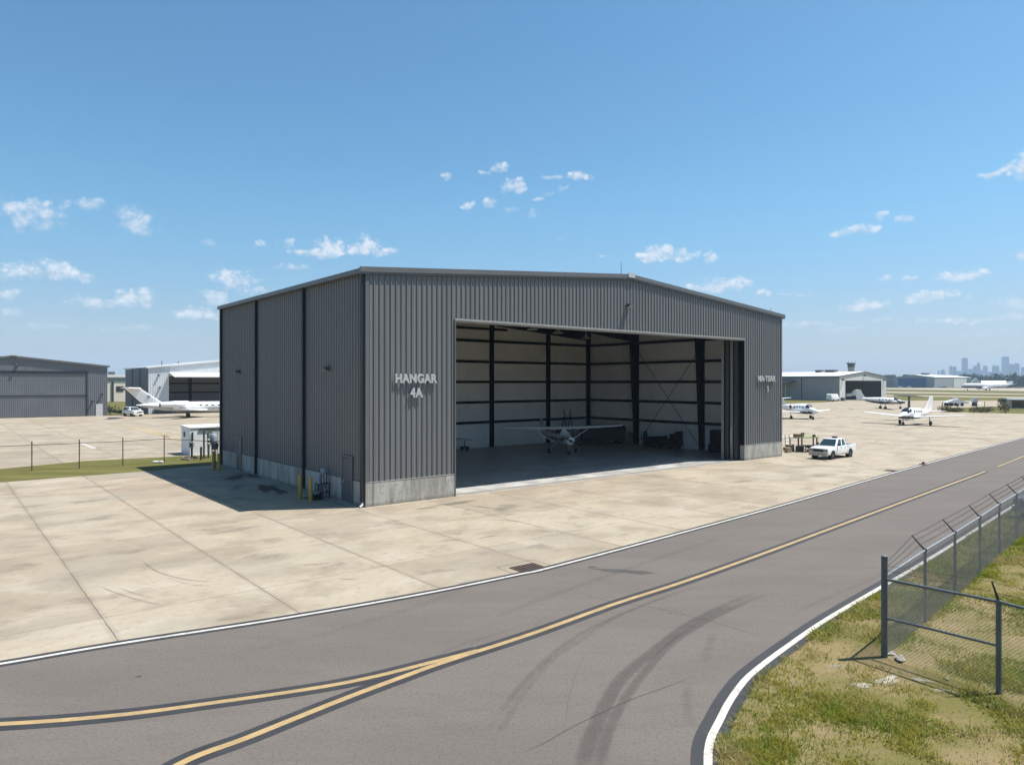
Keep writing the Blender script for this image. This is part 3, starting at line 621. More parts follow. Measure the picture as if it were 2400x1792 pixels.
for a, b in zip(rposts[:-1], rposts[1:]): rl.tube(fl(a, 1.77), fl(b, 1.77), .03, n=8)
obj('top_rail', rl, M_galv, FN, smooth=40)
rl = MB(); rl.tube(fl(corner, .86), fl(R1, .92), .026, n=8); obj('middle_rail', rl, M_galv, FN, smooth=40)
ms = MB(); pts = [corner] + posts
off = perp * -.03
for a, b in zip(pts[:-1], pts[1:]): chain(ms, a - corner + off, b - corner + off, .02, 1.79, .085, .0032)
obj('wire_mesh', ms, M_wire, FN)
ms = MB(); chain(ms, corner - corner, R1 - corner, .02, 1.7, .075, .0025)
for a, b in zip(rposts[:-1], rposts[1:]): chain(ms, a - corner, b - corner, .02, 1.74, .075, .0025)
obj('wire_mesh', ms, M_wire, FN)
tb = MB(); tb.tube(fl(corner + run * .09, .05), fl(corner + run * .09, 1.7), .012, n=5); obj('tension_bar', tb, M_wire, FN)
for f, zc in ((.33, 1.84), (.66, 1.93), (.97, 2.02)):
    bw = MB(); seq = [corner + Vector((0, 0, zc))] + [p + Vector((0, 0, 1.83)) + (t - p - Vector((0, 0, 1.83))) * f for p, t in arms]
    for a, b in zip(seq[:-1], seq[1:]):
        n = 10
        P = [a.lerp(b, k / n) - Vector((0, 0, .015 * math.sin(math.pi * k / n))) for k in range(n + 1)]
        for k in range(n): wire3(bw, P[k] - corner + Vector((0, 0, corner.z)), P[k + 1] - corner, .0032)
        L = (b - a).length; u = (b - a) / L
        for k in range(int(L / .13)):
            q = a.lerp(b, (k + .5) * .13 / L) - Vector((0, 0, .015 * math.sin(math.pi * (k + .5) * .13 / L))) - corner
            wire3(bw, q + Vector((0, 0, .03)) + u * .01, q - Vector((0, 0, .03)) - u * .01, .004)
    obj('barbed_wire', bw, M_barb, FN)
for f, zc in ((.4, 1.9), (.95, 2.0)):
    bw = MB(); seq = [corner + Vector((0, 0, zc))] + [p + Vector((0, 0, 1.8)) + (t - p - Vector((0, 0, 1.8))) * f for p, t in rarms]
    for a, b in zip(seq[:-1], seq[1:]): wire3(bw, a - corner, b - corner, .0035)
    obj('barbed_wire', bw, M_barb, FN)
for z in (1.84, 1.93, 2.02): obj('wire_bracket', MB().tube(fl(corner, z), fl(corner + run * .14, z), .012, n=5), M_black_p, FN)

# low fence across the left-hand grass strip
M_fpost = mat('rusty_fence_post', (.10, .085, .075), .7, var=.2, scale=4)
lp = [G(74.7, 1103.8), G(186, 1097.5), G(288, 1091), G(384.8, 1083.5)]; dl = (lp[1] - lp[0])
lp = [lp[0] - dl * k for k in (6, 5, 4, 3, 2, 1)] + lp; endp = HW(-.35, 21.6)
F2 = thing('chain_link_fence', 'low chain-link fence of thin dark posts on the grass strip left of the hangar', 'fence', lp[6])
g2 = lambda p, z: (p.x - lp[6].x, p.y - lp[6].y, z)
for p in lp:
    c = MB(); c.tube(g2(p, -.05), g2(p, 2.03), .036, n=6); obj('post', c, M_fpost, F2)
r2 = MB(); r2m = MB()
for a, b in zip(lp, lp[1:] + [endp]):
    r2.tube(g2(a, 1.77), g2(b, 1.77), .022, n=6); chain(r2m, Vector(g2(a, 0)), Vector(g2(b, 0)), .03, 1.76, .10, .0011)
obj('top_rail', r2, M_fpost, F2); obj('wire_mesh', r2m, M_wire, F2)

# ------------------------------------------------------------------ foreground grass
gy = np.array([p.y for p in ge]); gx = np.array([p.x for p in ge])
def bound(y): return np.interp(y, gy, gx)
N = 560000
dep = 7.5 + (70 - 7.5) * rng.random(N) ** 2.3
x0 = bound(dep); x1 = np.where(rng.random(N) < .75, .80 * dep + 1.5, 1.0 * dep + 7.0); keep0 = x1 > x0
lat = x0 - .06 + (x1 - x0 + .06) * rng.random(N)
def vnoise(x, y, s, seed):
    "smooth value noise on numpy arrays"
    r = np.random.default_rng(seed); T = r.random((64, 64)); fx, fy = x / s, y / s
    ix, iy = np.floor(fx).astype(int), np.floor(fy).astype(int); tx, ty = fx - ix, fy - iy; tx = tx * tx * (3 - 2 * tx); ty = ty * ty * (3 - 2 * ty)
    a = T[ix % 64, iy % 64]; b = T[(ix + 1) % 64, iy % 64]; c_ = T[ix % 64, (iy + 1) % 64]; d = T[(ix + 1) % 64, (iy + 1) % 64]
    return (a * (1 - tx) + b * tx) * (1 - ty) + (c_ * (1 - tx) + d * tx) * ty
n1 = vnoise(lat, dep, 1.6, 1) * .6 + vnoise(lat, dep, .55, 2) * .4; n2 = vnoise(lat, dep, 2.4, 3) * .55 + vnoise(lat, dep, .7, 4) * .45; n3 = vnoise(lat, dep, .28, 5)
# distance to the fence line: dry strip on the inner side of it, bare soil along the return run
cx_, cy_ = corner.x, corner.y
al = (lat - cx_) * run.x + (dep - cy_) * run.y; ac = (lat - cx_) * perp.x + (dep - cy_) * perp.y        # ac > 0 on the road side
dry_f = np.clip(1 - np.abs(ac + .75) / .85, 0, 1) * (al > -.3)
ral = (lat - cx_) * rdir.x + (dep - cy_) * rdir.y; rac = np.abs((lat - cx_) * -rdir.y + (dep - cy_) * rdir.x)
bare = np.clip(1 - rac / .55, 0, 1) * (ral > -.8) + np.clip(1 - np.hypot(lat - cx_ + .1, dep - cy_ + .1) / 1.2, 0, 1) * .8
prob = np.clip(.42 + 2.0 * (n1 - .42) + .7 * (n3 - .5) - 1.1 * bare - .35 * dry_f, .03, 1)
keep = keep0 & (rng.random(N) < prob); lat, dep, n1, n2, n3, dry_f, bare = [q[keep] for q in (lat, dep, n1, n2, n3, dry_f, bare)]
n = len(lat); size = np.clip(dep / 14, 1, 2.6)
hgt = (.035 + .085 * rng.random(n)) * (.3 + 1.5 * n1) * (.75 + .25 * size) * (1 - .5 * dry_f); wid = (.005 + .005 * rng.random(n)) * size
th = rng.random(n) * 2 * np.pi; ln = hgt * (.4 + 1.3 * rng.random(n)); lt = rng.random(n) * 2 * np.pi
base = np.stack([lat, dep, np.zeros(n)], 1); wv = np.stack([np.cos(th) * wid, np.sin(th) * wid, np.zeros(n)], 1)
tip = base + np.stack([np.cos(lt) * ln, np.sin(lt) * ln, hgt], 1); mid = base + np.stack([np.cos(lt) * ln * .3, np.sin(lt) * ln * .3, hgt * .6], 1)
co_ = np.empty((n, 5, 3), np.float32); co_[:, 0] = base - wv; co_[:, 1] = base + wv; co_[:, 2] = mid + wv * .75; co_[:, 3] = mid - wv * .75; co_[:, 4] = tip
me = bpy.data.meshes.new('grass'); me.vertices.add(n * 5); me.vertices.foreach_set('co', co_.ravel())
idx = np.arange(n)[:, None] * 5; lo = np.concatenate([idx + np.array([[0, 1, 2, 3]]), idx + np.array([[3, 2, 4]])], 1).astype(np.int32)
me.loops.add(n * 7); me.loops.foreach_set('vertex_index', lo.ravel()); me.polygons.add(n * 2)
st = (np.arange(n)[:, None] * 7 + np.array([[0, 4]])).ravel().astype(np.int32); me.polygons.foreach_set('loop_start', st)
me.update(calc_edges=True); me.validate()
green, olive, straw = np.array([.15, .215, .022]), np.array([.275, .25, .036]), np.array([.42, .33, .155])
fdry = np.clip((n2 - .42) * 3.6 + .55 * dry_f + .3 * bare + (rng.random(n) - .5) * .7, 0, 1)[:, None]; fol = np.clip((n3 - .35) * 2 + rng.random(n) * .4, 0, 1)[:, None]
colr = (green * (1 - fol) + olive * fol) * (1 - fdry) + straw * fdry; colr = colr * (.75 + .5 * rng.random((n, 1)))
ca = me.attributes.new('blade', 'FLOAT_COLOR', 'POINT'); ca.data.foreach_set('color', np.repeat(np.concatenate([colr, np.ones((n, 1))], 1), 5, 0).astype(np.float32).ravel())
gm, gt, gp = base_mat('grass_blades'); at = gt.new('ShaderNodeAttribute', attribute_name='blade'); gt.l.new(at.outputs['Color'], gp.inputs['Base Color']); gp.inputs['Roughness'].default_value = .7; gp.inputs['Specular IOR Level'].default_value = .2
tl = gt.new('ShaderNodeBsdfTranslucent'); gt.l.new(gt.mix(.55, at.outputs['Color'], (.22, .24, .03)), tl.inputs['Color'])
gx_ = gt.new('ShaderNodeMixShader', i_0=.45); gt.l.new(gp.outputs[0], gx_.inputs[1]); gt.l.new(tl.outputs[0], gx_.inputs[2]); gt.l.new(gx_.outputs[0], gm.node_tree.nodes['Material Output'].inputs['Surface'])
me.materials.append(gm); go = bpy.data.objects.new('grass', me); COL.objects.link(go); tag(go, kind='stuff')
# stones by the corner post
M_stone = mat('pale_stone', (.42, .39, .35), .9, var=.25, scale=8)
for k, (u, v, r, lab) in enumerate(((2085, 1533, .10, 'small pale stone against the foot of the fence corner post'), (2109, 1546, .13, 'flat broken pale stone lying right of the fence corner post'), (2219, 1591, .05, 'tiny white pebble in the bare soil under the fence'))):
    p = G(u, v); m = MB(); flat = .3 if r > .15 else .45
    m.blob((0, 0, r * flat * .5), r, (1.3, .8, flat), k, 9, 5, .3); tag(obj('stone', m, M_stone, loc=p, rz=k), lab, 'stone', 'stones by the fence')

M_sand = mark_mat('pale_sand', (.36, .33, .29), .85, 5)
mark_blob('sand_patches', [(G(2078, 1594), .42, .2, .5, 1.0), (G(2022, 1606), .26, .15, .2, .9), (G(2160, 1594), .3, .12, -.4, .6), (G(2210, 1618), .3, .12, -.3, .6), (G(1960, 1560), .3, .2, .3, .4)], M_sand, .012)
# ------------------------------------------------------------------ bollards
M_bol = mat('yellow_bollard_paint', (.62, .43, .07), .5, var=.1, scale=5, dirt=((.25, .2, .1), 4, .55, .5))
def bollard(u, v, h, lab, r=.095):
    m = MB(); m.lathe([(r, 0), (r, h - .06), (r * .9, h - .025), (r * .55, h - .003), (.005, h)], n=16)
    tag(obj('bollard', m, M_bol, loc=G(u, v), smooth=40), lab, 'bollard', 'yellow bollards along the hangar side wall')
bollard(703.3, 1167.6, 1.23, 'yellow bollard beside the dark downspout, the further of the near pair')
bollard(727.6, 1175.3, 1.24, 'yellow bollard right in front of the black hose reel')
bollard(500.3, 1101, 1.28, 'yellow bollard by the back corner with a dark meter box above it')
bollard(513.4, 1103.8, 1.19, 'bare yellow bollard closest to the back corner of the hangar wall', .1)
# ------------------------------------------------------------------ service unit and hose reel by the side wall
M_tank = mat('blue_grey_tank', (.38, .46, .52), .45, var=.1); M_bk = mat('black_machine_paint', (.025, .027, .03), .5, var=.2)
p = G(755.5, 1166.5); S = thing('service_unit', 'grey tank service unit on a black tube frame against the hangar side wall', 'service unit', p, A)
m = MB()
for x in (-.3, .3):
    for y in (-.2, .2): m.tube((x, y, 0), (x, y, .75), .025, n=6)
for z in (.3, .75):
    for y in (-.2, .2): m.tube((-.3, y, z), (.3, y, z), .022, n=6)
    for x in (-.3, .3): m.tube((x, -.2, z), (x, .2, z), .022, n=6)
for x in (-.02, .28): m.tube((x, .1, .75), (x, .1, 1.3), .025, n=6)
obj('frame', m, M_bk, S)
m = MB(); m.lathe([(.01, 1.24), (.15, 1.25), (.18, 1.3), (.18, 1.45), (.15, 1.52), (.01, 1.55)], (.13, .1, 0), n=16); obj('upper_tank', m, M_tank, S, smooth=40)
m = MB(); m.lathe([(.1, .76), (.1, 1.12), (.07, 1.17), (.01, 1.18)], (-.2, -.05, 0), n=14); obj('canister', m, M_tank, S, smooth=40)
m = MB(); m.box(-.24, .02, -.16, .16, .32, .70); obj('control_box', m, mat('grey_control_box', (.2, .22, .24), .5, var=.08), S)
m = MB(); m.tube((.1, .1, 1.24), (.1, -.1, .6), .02, n=6); m.tube((.1, -.1, .6), (.3, -.22, .2), .02, n=6); obj('hose', m, M_bk, S)
p = G(742, 1169); S = thing('hose_reel', 'low black hose reel on the ground beside the yellow bollard', 'hose reel', p, A)
m = MB()
for k in range(4):
    rr = .31 - .015 * k
    m.lathe([(rr - .03, .04 + .07 * k), (rr, .01 + .07 * k), (rr + .03, .04 + .07 * k), (rr, .07 + .07 * k)], n=18)
obj('hose_coil', m, M_bk, S, smooth=60)
m = MB(); m.lathe([(.16, 0), (.16, .34), (.2, .36), (.2, .40), (.01, .40)], n=14); obj('drum', m, M_tank, S, smooth=40)
m = MB(); m.tube((-.36, 0, .02), (-.36, 0, .40), .02, n=6); m.tube((-.36, 0, .40), (.36, 0, .40), .02, n=6); m.tube((.36, 0, .40), (.36, 0, .02), .02, n=6); obj('carry_frame', m, M_bk, S)

# ------------------------------------------------------------------ drains
M_rust = mat('rusty_grate_iron', (.09, .05, .045), .7, var=.3, scale=10); M_pit = mat('drain_pit', (.008, .007, .007), .9, var=.1); M_collar = mat('drain_collar', (.5, .43, .34), .85, var=.12)
def drain(q, lab, nb=6):
    a, b, c_, d = q; ctr = (a + b + c_ + d) / 4; S = thing('drain_grate', lab, 'drain', ctr); q = [p_ - ctr for p_ in q]
    m = MB(); m.sheet([(p_.x, p_.y) for p_ in q], .004); obj('pit', m, M_pit, S)
    g = MB()
    for k in range(nb):
        t0, t1 = (k + .2) / nb, (k + .8) / nb
        e = [q[0].lerp(q[3], t0), q[1].lerp(q[2], t0), q[1].lerp(q[2], t1), q[0].lerp(q[3], t1)]; g.prism([(p_.x, p_.y, .006) for p_ in e], (0, 0, .01))
    obj('grate_bars', g, M_rust, S); f = MB()
    for i in range(4): f.tube(q[i] + Vector((0, 0, .006)), q[(i + 1) % 4] + Vector((0, 0, .006)), .018, n=4)
    obj('grate_rim', f, M_rust, S); return S
cb = lambda x, y: G(700 + x / 3.688, 1100 + y / 3.688)
drain([cb(1822, 850), cb(1920, 884), cb(2120, 843), cb(2022, 810)], 'large rusty drain grate set in the concrete beside the white road line')
gj = MB(); seq = [cb(1868, 905), cb(1710, 843), cb(2022, 778), cb(2195, 830)]
for a, b in zip(seq[:-1], seq[1:]): gj.tube(a + Vector((0, 0, -.008)), b + Vector((0, 0, -.008)), .014, n=4)
structure('drain_joint', gj, M_pit)
cc = lambda x, y: G(1600 + x / 2.766, 1000 + y / 2.766)
drain([cc(1303, 284), cc(1330, 278), cc(1402, 284), cc(1375, 291)], 'small distant drain grate in the concrete near the far road line')
p = cc(1560, 246); S = thing('edge_light', 'small dark edge light on the white road line beyond the hangar', 'edge light', p)
m = MB(); m.lathe([(.30, 0), (.26, .06), (.1, .10), (.09, .2), (.01, .24)], n=12); obj('lamp_base', m, M_rust, S)
# ------------------------------------------------------------------ aircraft (local axes: nose +X, left wing +Y, wheels on z = 0)
M_air = mat('white_aircraft_paint', (1.25, 1.25, 1.25), .25, var=.03, scale=1, spec=.5, coat=.4)
M_navy = mat('navy_aircraft_paint', (.05, .055, .10), .3, var=.05, coat=.3)
M_dkt = mat('near_black_tail_paint', (.035, .03, .035), .5, var=.1)
M_char = mat('charcoal_aircraft_paint', (.10, .10, .115), .35, var=.06, coat=.3)
M_sky = mat('pale_blue_aircraft_paint', (.42, .58, .70), .35, var=.05, coat=.3)
M_tyre = mat('tyre_rubber', (.02, .02, .021), .8, var=.2); M_hub = mat('wheel_hub', (.55, .56, .57), .35, .4, var=.05)
M_prop = mat('dark_propeller', (.03, .03, .032), .4, var=.05); M_strut = mat('gear_leg_metal', (.5, .5, .51), .4, .3, var=.05)
AF = [(0, 0), (.04, .32), (.15, .5), (.35, .5), (.65, .32), (1, .03), (1, -.03), (.65, -.2), (.35, -.34), (.15, -.34), (.04, -.24)]
def ell(x, z, ry, rz, n=16, y=0, p=1.0):
    out = []
    for k in range(n):
        t = 2 * math.pi * (k + .5) / n; c, s = math.cos(t), math.sin(t)
        out.append((x, y + ry * math.copysign(abs(c) ** p, c), z + rz * math.copysign(abs(s) ** p, s)))
    return out
def foil(mb, stations, axis='y'):
    "stations: (x of leading edge, span position, height, chord, thickness)"
    rings = []
    for x, s, z, c, t in stations:
        ring = [(x - a * c, s, z + b * t * c) if axis == 'y' else (x - a * c, z + b * t * c * .8, s) for a, b in AF]; rings.append(ring)
    return mb.loft(rings)
def lift(fs, stripe, m2):
    "paint faces of the last loft: faces for which stripe(x, z) is true take slot m2"
    for i, f in enumerate(fs.f):
        c = sum((Vector(fs.v[k]) for k in f), Vector()) / len(f)
        if stripe(c.x, c.z): fs.m[i] = m2
def wheel(p, r, wd, parent):
    m = MB(); m.lathe([(r * .55, -wd / 2), (r * .9, -wd / 2), (r, -wd / 4), (r, wd / 4), (r * .9, wd / 2), (r * .55, wd / 2)], p, 'y', 14); o = obj('wheel', m, M_tyre, parent, smooth=40)
    h = MB(); h.lathe([(.01, -wd * .52), (r * .55, -wd * .45), (r * .55, wd * .45), (.01, wd * .52)], p, 'y', 12); obj('hub', h, M_hub, o, smooth=40); return o
def aircraft(name, label, loc, rz, S, group=None):
    T = thing(name, label, 'aircraft', loc, rz, group); body = S.get('body', M_air); trim = S.get('trim', M_navy)
    fu = MB(); fu.loft([ell(*q, n=20, p=.92) for q in S['fus']])
    if 'stripe' in S: lift(fu, S['stripe'], 1)
    if 'band' in S:
        z0, z1, xa, xb = S['band']; ys = lambda q, z: q[2] * math.sqrt(max(0, 1 - ((z - q[1]) / q[3]) ** 2)) + .012; st = [q for q in S['fus'] if xb <= q[0] <= xa]
        for sg in (1, -1):
            m = MB(); lo = [(q[0], sg * ys(q, max(z0, q[1] - q[3] * .55)), max(z0, q[1] - q[3] * .55)) for q in st]; hi = [(q[0], sg * ys(q, max(z1, q[1] - q[3] * .3)), max(z1, q[1] - q[3] * .3)) for q in st]; n_ = len(st)
            m.add(lo + hi, [(i, i + 1, n_ + i + 1, n_ + i) for i in range(n_ - 1)]); obj('stripe', m, trim, T)
    obj('fuselage', fu, [body, trim], T, smooth=50)
    for sg in (1, -1):
        w_ = MB(); st = [(x, sg * y, z, c, t) for x, y, z, c, t in S['wing']]; foil(w_, st); obj('wing', w_, S.get('wingm', body), T, smooth=50)
        if 'winglet' in S:
            x, y, z, c, t = S['wing'][-1]; m = MB(); foil(m, [(x, z, sg * y, c, .08), (x - c * .7, z + S['winglet'], sg * (y + .35), c * .45, .08)], 'z') if False else m.loft([[(x - a * c, sg * y, z + b * .1 * c) for a, b in AF], [(x - .6 * c - a * c * .5, sg * (y + .35) + b * .03, z + S['winglet']) for a, b in AF]]); obj('winglet', m, body, T, smooth=50)
        h = MB(); foil(h, [(x, sg * y, z, c, t) for x, y, z, c, t in S['tail']]); obj('tailplane', h, S.get('tailm', body), T, smooth=50)
    f = MB(); foil(f, [(x, z, 0, c, t) for x, z, c, t in S['fin']], 'z'); fm = obj('tail_fin', f, S.get('finm', body), T, smooth=50)
    if 'finedge' in S:
        e = MB(); st = [(x - c + .02, z, 0, S['finedge'], .22) for x, z, c, t in S['fin']]; foil(e, st, 'z'); obj('fin_edge', e, trim, fm, smooth=50)
    if 'emblem' in S:
        x, z, r = S['emblem']
        for sg in (1, -1): m = MB(); m.lathe([(.01, sg * .13), (r, sg * .13), (r, sg * .06), (.01, sg * .06)], (x, 0, z), 'y', 12); obj('tail_emblem', m, M_hub, fm)
    for q in S.get('engines', ()):
        x0, x1, y, z, r, kind = q; m = MB(); L = x1 - x0
        if kind == 'jet':
            m.loft([ell(x0, z, r * .55, r * .55, y=y), ell(x0 + L * .12, z, r * .72, r * .72, y=y), ell(x0 + L * .5, z, r, r, y=y), ell(x1 - .12, z, r * .96, r * .96, y=y), ell(x1, z, r * .86, r * .86, y=y)]); e = obj('engine', m, body, T, smooth=50)
            m = MB(); m.lathe([(r * .84, x1 + .004), (r * .70, x1 + .006), (.02, x1 + .002), (.02, x1 + .001)], (0, y, z), 'x', 16); obj('intake', m, M_prop, e)
            m = MB(); m.lathe([(r * .58, x0 - .16), (r * .58, x0 + .1), (.02, x0 + .1)], (0, y, z), 'x', 14); obj('exhaust', m, M_prop, e)
            m = MB(); m.box(x0 + L * .25, x0 + L * .75, min(y, 0) if y < 0 else .3, max(y, 0) if y > 0 else -.3, z - .09, z + .09); obj('pylon', m, body, e)
        else:
            m.loft([ell(x0, z, .06, .06, y=y), ell(x0 + L * .3, z, r * .8, r * .8, y=y), ell(x0 + L * .7, z, r, r, y=y), ell(x1, z, r * .6, r * .6, y=y)]); e = obj('engine', m, S.get('nacm', body), T, smooth=50)
    for x, y, z, r, nb, ph in S.get('props', ()):
        m = MB()
        for k in range(nb):
            t = ph + 2 * math.pi * k / nb; d = Vector((0, math.cos(t), math.sin(t))); s = Vector((0, -math.sin(t), math.cos(t))); c = Vector((x, y, z)); q = s * .07 + Vector((.03, 0, 0))
            m.prism([c + q * .7, c + d * r * .5 + q, c + d * r + q * .5, c + d * r - q * .5, c + d * r * .5 - q, c - q * .7], (.025, 0, 0))
        po = obj('propeller', m, M_prop, T); m = MB(); m.lathe([(.14, -.12), (.13, .05), (.07, .2), (.005, .28)], (x, y, z), 'x', 12); obj('spinner', m, M_hub, po, smooth=50)
    for x, y, ztop, r, wd, dx in S['gear']:
        m = MB(); m.tube((x + dx, y * S.get('leg_in', 1), ztop), (x, y, r), S.get('leg_r', .05), n=8); g = obj('landing_gear', m, M_strut, T, smooth=50)
        if S.get('twin') and y != 0: wheel((x, y - wd * .8, r), r, wd, g); wheel((x, y + wd * .8, r), r, wd, g)
        else: wheel((x, y + (wd * .6 if y else 0), r), r, wd, g)
    for x, z, wx, wz, ry in S.get('windows', ()):
        for sg in (1, -1):
            m = MB(); m.loft([[(x + wx * math.cos(t), sg * (ry - .06), z + wz * math.sin(t)) for t in np.linspace(0, 6.283, 11)[:-1]], [(x + wx * math.cos(t), sg * (ry + .012), z + wz * math.sin(t)) for t in np.linspace(0, 6.283, 11)[:-1]]]); obj('cabin_window', m, M_glass, T)
    for ring in S.get('glass', ()):
        m = MB(); m.loft([ell(*q, n=16, p=.9) for q in ring]); obj('windshield', m, M_glass, T, smooth=50)
    for a, b, r in S.get('struts', ()):
        for sg in (1, -1): m = MB(); m.tube((a[0], sg * a[1], a[2]), (b[0], sg * b[1], b[2]), r, n=6); obj('wing_strut', m, body, T, smooth=50)
    return T

# high-wing single in the hangar
hw = lambda u, v: G(u, v)
aircraft('light_aircraft', 'white high-wing propeller plane with braced wings standing inside the open hangar', G(1315.5, 1061.2), R(-72), dict(
 fus=[(2.15, 1.18, .16, .18), (2.1, 1.18, .34, .3), (1.75, 1.18, .46, .40), (1.0, 1.2, .52, .46), (.75, 1.35, .54, .60), (.35, 1.48, .55, .74), (-.6, 1.5, .55, .72), (-1.5, 1.42, .46, .58), (-2.6, 1.38, .3, .38), (-4.2, 1.42, .14, .2), (-5.0, 1.48, .05, .1)],
 stripe=lambda x, z: 1.12 < z < 1.34 and x < 1.4 or (z < .86 and x < 1), wing=[(.65, .0, 2.12, 1.62, .18), (.65, 2.6, 2.16, 1.62, .18), (.5, 5.4, 2.24, 1.2, .16), (.38, 5.6, 2.25, .8, .13)],
 tail=[(-4.05, .05, 1.5, 1.0, .1), (-4.3, 1.7, 1.5, .62, .09)], fin=[(-3.1, 1.5, 1.9, .05), (-3.9, 1.72, 1.15, .09), (-4.55, 2.72, .75, .09)],
 gear=[(0, 1.22, .95, .21, .15, .1), (0, -1.22, .95, .21, .15, .1), (1.62, 0, .85, .18, .13, .0)], leg_in=.32, leg_r=.04, props=[(2.2, 0, 1.18, .95, 2, R(-28))],
 windows=[(.05, 1.78, .36, .17, .53), (-.85, 1.76, .3, .15, .53)], glass=[[(.78, 1.62, .50, .2), (.62, 1.76, .52, .26), (.42, 1.84, .545, .34), (.36, 1.84, .5, .3)]], struts=[((.05, .5, .85), (.05, 2.6, 2.12), .035)]))

# twin-jet behind the hangar on the left
aircraft('business_jet', 'white twin-engine business jet with swept T-tail parked before the open pale hangar', Vector((-56.2, 122.6, 0)), R(25), dict(
 fus=[(12.2, 1.55, .05, .05), (11.8, 1.58, .3, .28), (11, 1.66, .55, .52), (9.8, 1.76, .8, .78), (8.6, 1.8, .9, .88), (4, 1.8, .9, .88), (-1.5, 1.8, .9, .88), (-3.6, 1.86, .78, .74), (-5.6, 2.0, .48, .46), (-7.2, 2.12, .2, .2), (-8.0, 2.18, .05, .06)],
 band=(1.30, 1.46, 11.2, -7.3), wing=[(3.4, .5, 1.22, 3.4, .1), (1.6, 3.0, 1.32, 2.2, .1), (-1.2, 7.6, 1.62, 1.0, .1)], winglet=.8,
 tail=[(-7.2, .05, 4.98, 2.6, .13), (-8.9, 3.0, 5.1, 1.3, .13)], fin=[(-2.9, 2.35, 3.9, .03), (-4.2, 2.7, 3.2, .07), (-7.3, 4.98, 2.4, .09)], finedge=.34, emblem=(-6.1, 3.6, .26),
 engines=[(-4.3, .1, -1.5, 2.2, .6, 'jet'), (-4.3, .1, 1.5, 2.2, .6, 'jet')], twin=True,
 gear=[(0, 1.4, 1.2, .36, .2, .1), (0, -1.4, 1.2, .36, .2, .1), (9.6, 0, 1.2, .28, .18, -.1)], windows=[(2.0 + .96 * k, 2.02, .24, .17, .87) for k in range(7)], glass=[[(10.7, 1.98, .52, .22), (10.2, 2.1, .62, .34), (9.7, 2.2, .70, .36), (9.6, 2.2, .6, .3)]]))

low = dict(
 fus=[(3.9, 1.25, .05, .05), (3.6, 1.27, .24, .22), (2.9, 1.32, .46, .42), (2.1, 1.45, .62, .58), (1.5, 1.62, .68, .78), (.2, 1.65, .7, .82), (-1.6, 1.62, .66, .74), (-3.0, 1.6, .48, .52), (-4.4, 1.72, .24, .26), (-5.3, 1.8, .07, .1)])
aircraft('light_jet', 'white low-wing jet with blue belly and T-tail half hidden by the big dark hangar', G(1878, 981), R(-70), dict(low, stripe=lambda x, z: z < 1.22 and x < 3.2,
 wing=[(1.0, .3, 1.08, 2.2, .12), (.5, 5.6, 1.42, 1.15, .1)], tail=[(-4.3, .05, 3.3, 1.2, .1), (-4.8, 2.2, 3.36, .75, .1)], fin=[(-2.6, 1.9, 2.8, .05), (-3.6, 2.3, 2.0, .08), (-4.2, 3.3, 1.35, .09)],
 gear=[(-.2, 2.0, 1.1, .28, .17, 0), (-.2, -2.0, 1.1, .28, .17, 0), (2.6, 0, 1.0, .24, .15, 0)], engines=[(-3.4, -1.4, -1.0, 1.95, .36, 'jet'), (-3.4, -1.4, 1.0, 1.95, .36, 'jet')],
 windows=[(1.0 - .62 * k, 1.9, .15, .17, .66) for k in range(4)], glass=[[(2.2, 1.75, .48, .28), (1.9, 1.95, .55, .36), (1.55, 2.02, .6, .38), (1.45, 2.0, .5, .3)]]))
aircraft('turboprop', 'white low-wing plane with charcoal belly, nearest of the aircraft on the right apron', G(2140, 995.2), R(214), dict(low, trim=M_char, stripe=lambda x, z: z < 1.3,
 wing=[(1.1, .3, 1.1, 2.1, .13), (.6, 6.9, 1.62, 1.1, .1)], tail=[(-4.2, .05, 1.85, 1.1, .1), (-4.5, 2.2, 1.9, .7, .1)], fin=[(-2.3, 2.0, 2.9, .05), (-3.6, 2.4, 1.9, .08), (-4.8, 4.1, 1.0, .09)],
 gear=[(-.3, 2.1, 1.15, .31, .2, 0), (-.3, -2.1, 1.15, .31, .2, 0), (2.7, 0, 1.1, .26, .16, 0)], leg_r=.06, engines=[(-4.3, -3.0, -.62, 1.75, .3, 'jet')],
 windows=[(.9 - .6 * k, 1.92, .13, .19, .68) for k in range(4)], glass=[[(2.35, 1.72, .5, .28), (2.0, 1.95, .58, .38), (1.6, 2.06, .64, .40), (1.5, 2.0, .5, .3)]]))
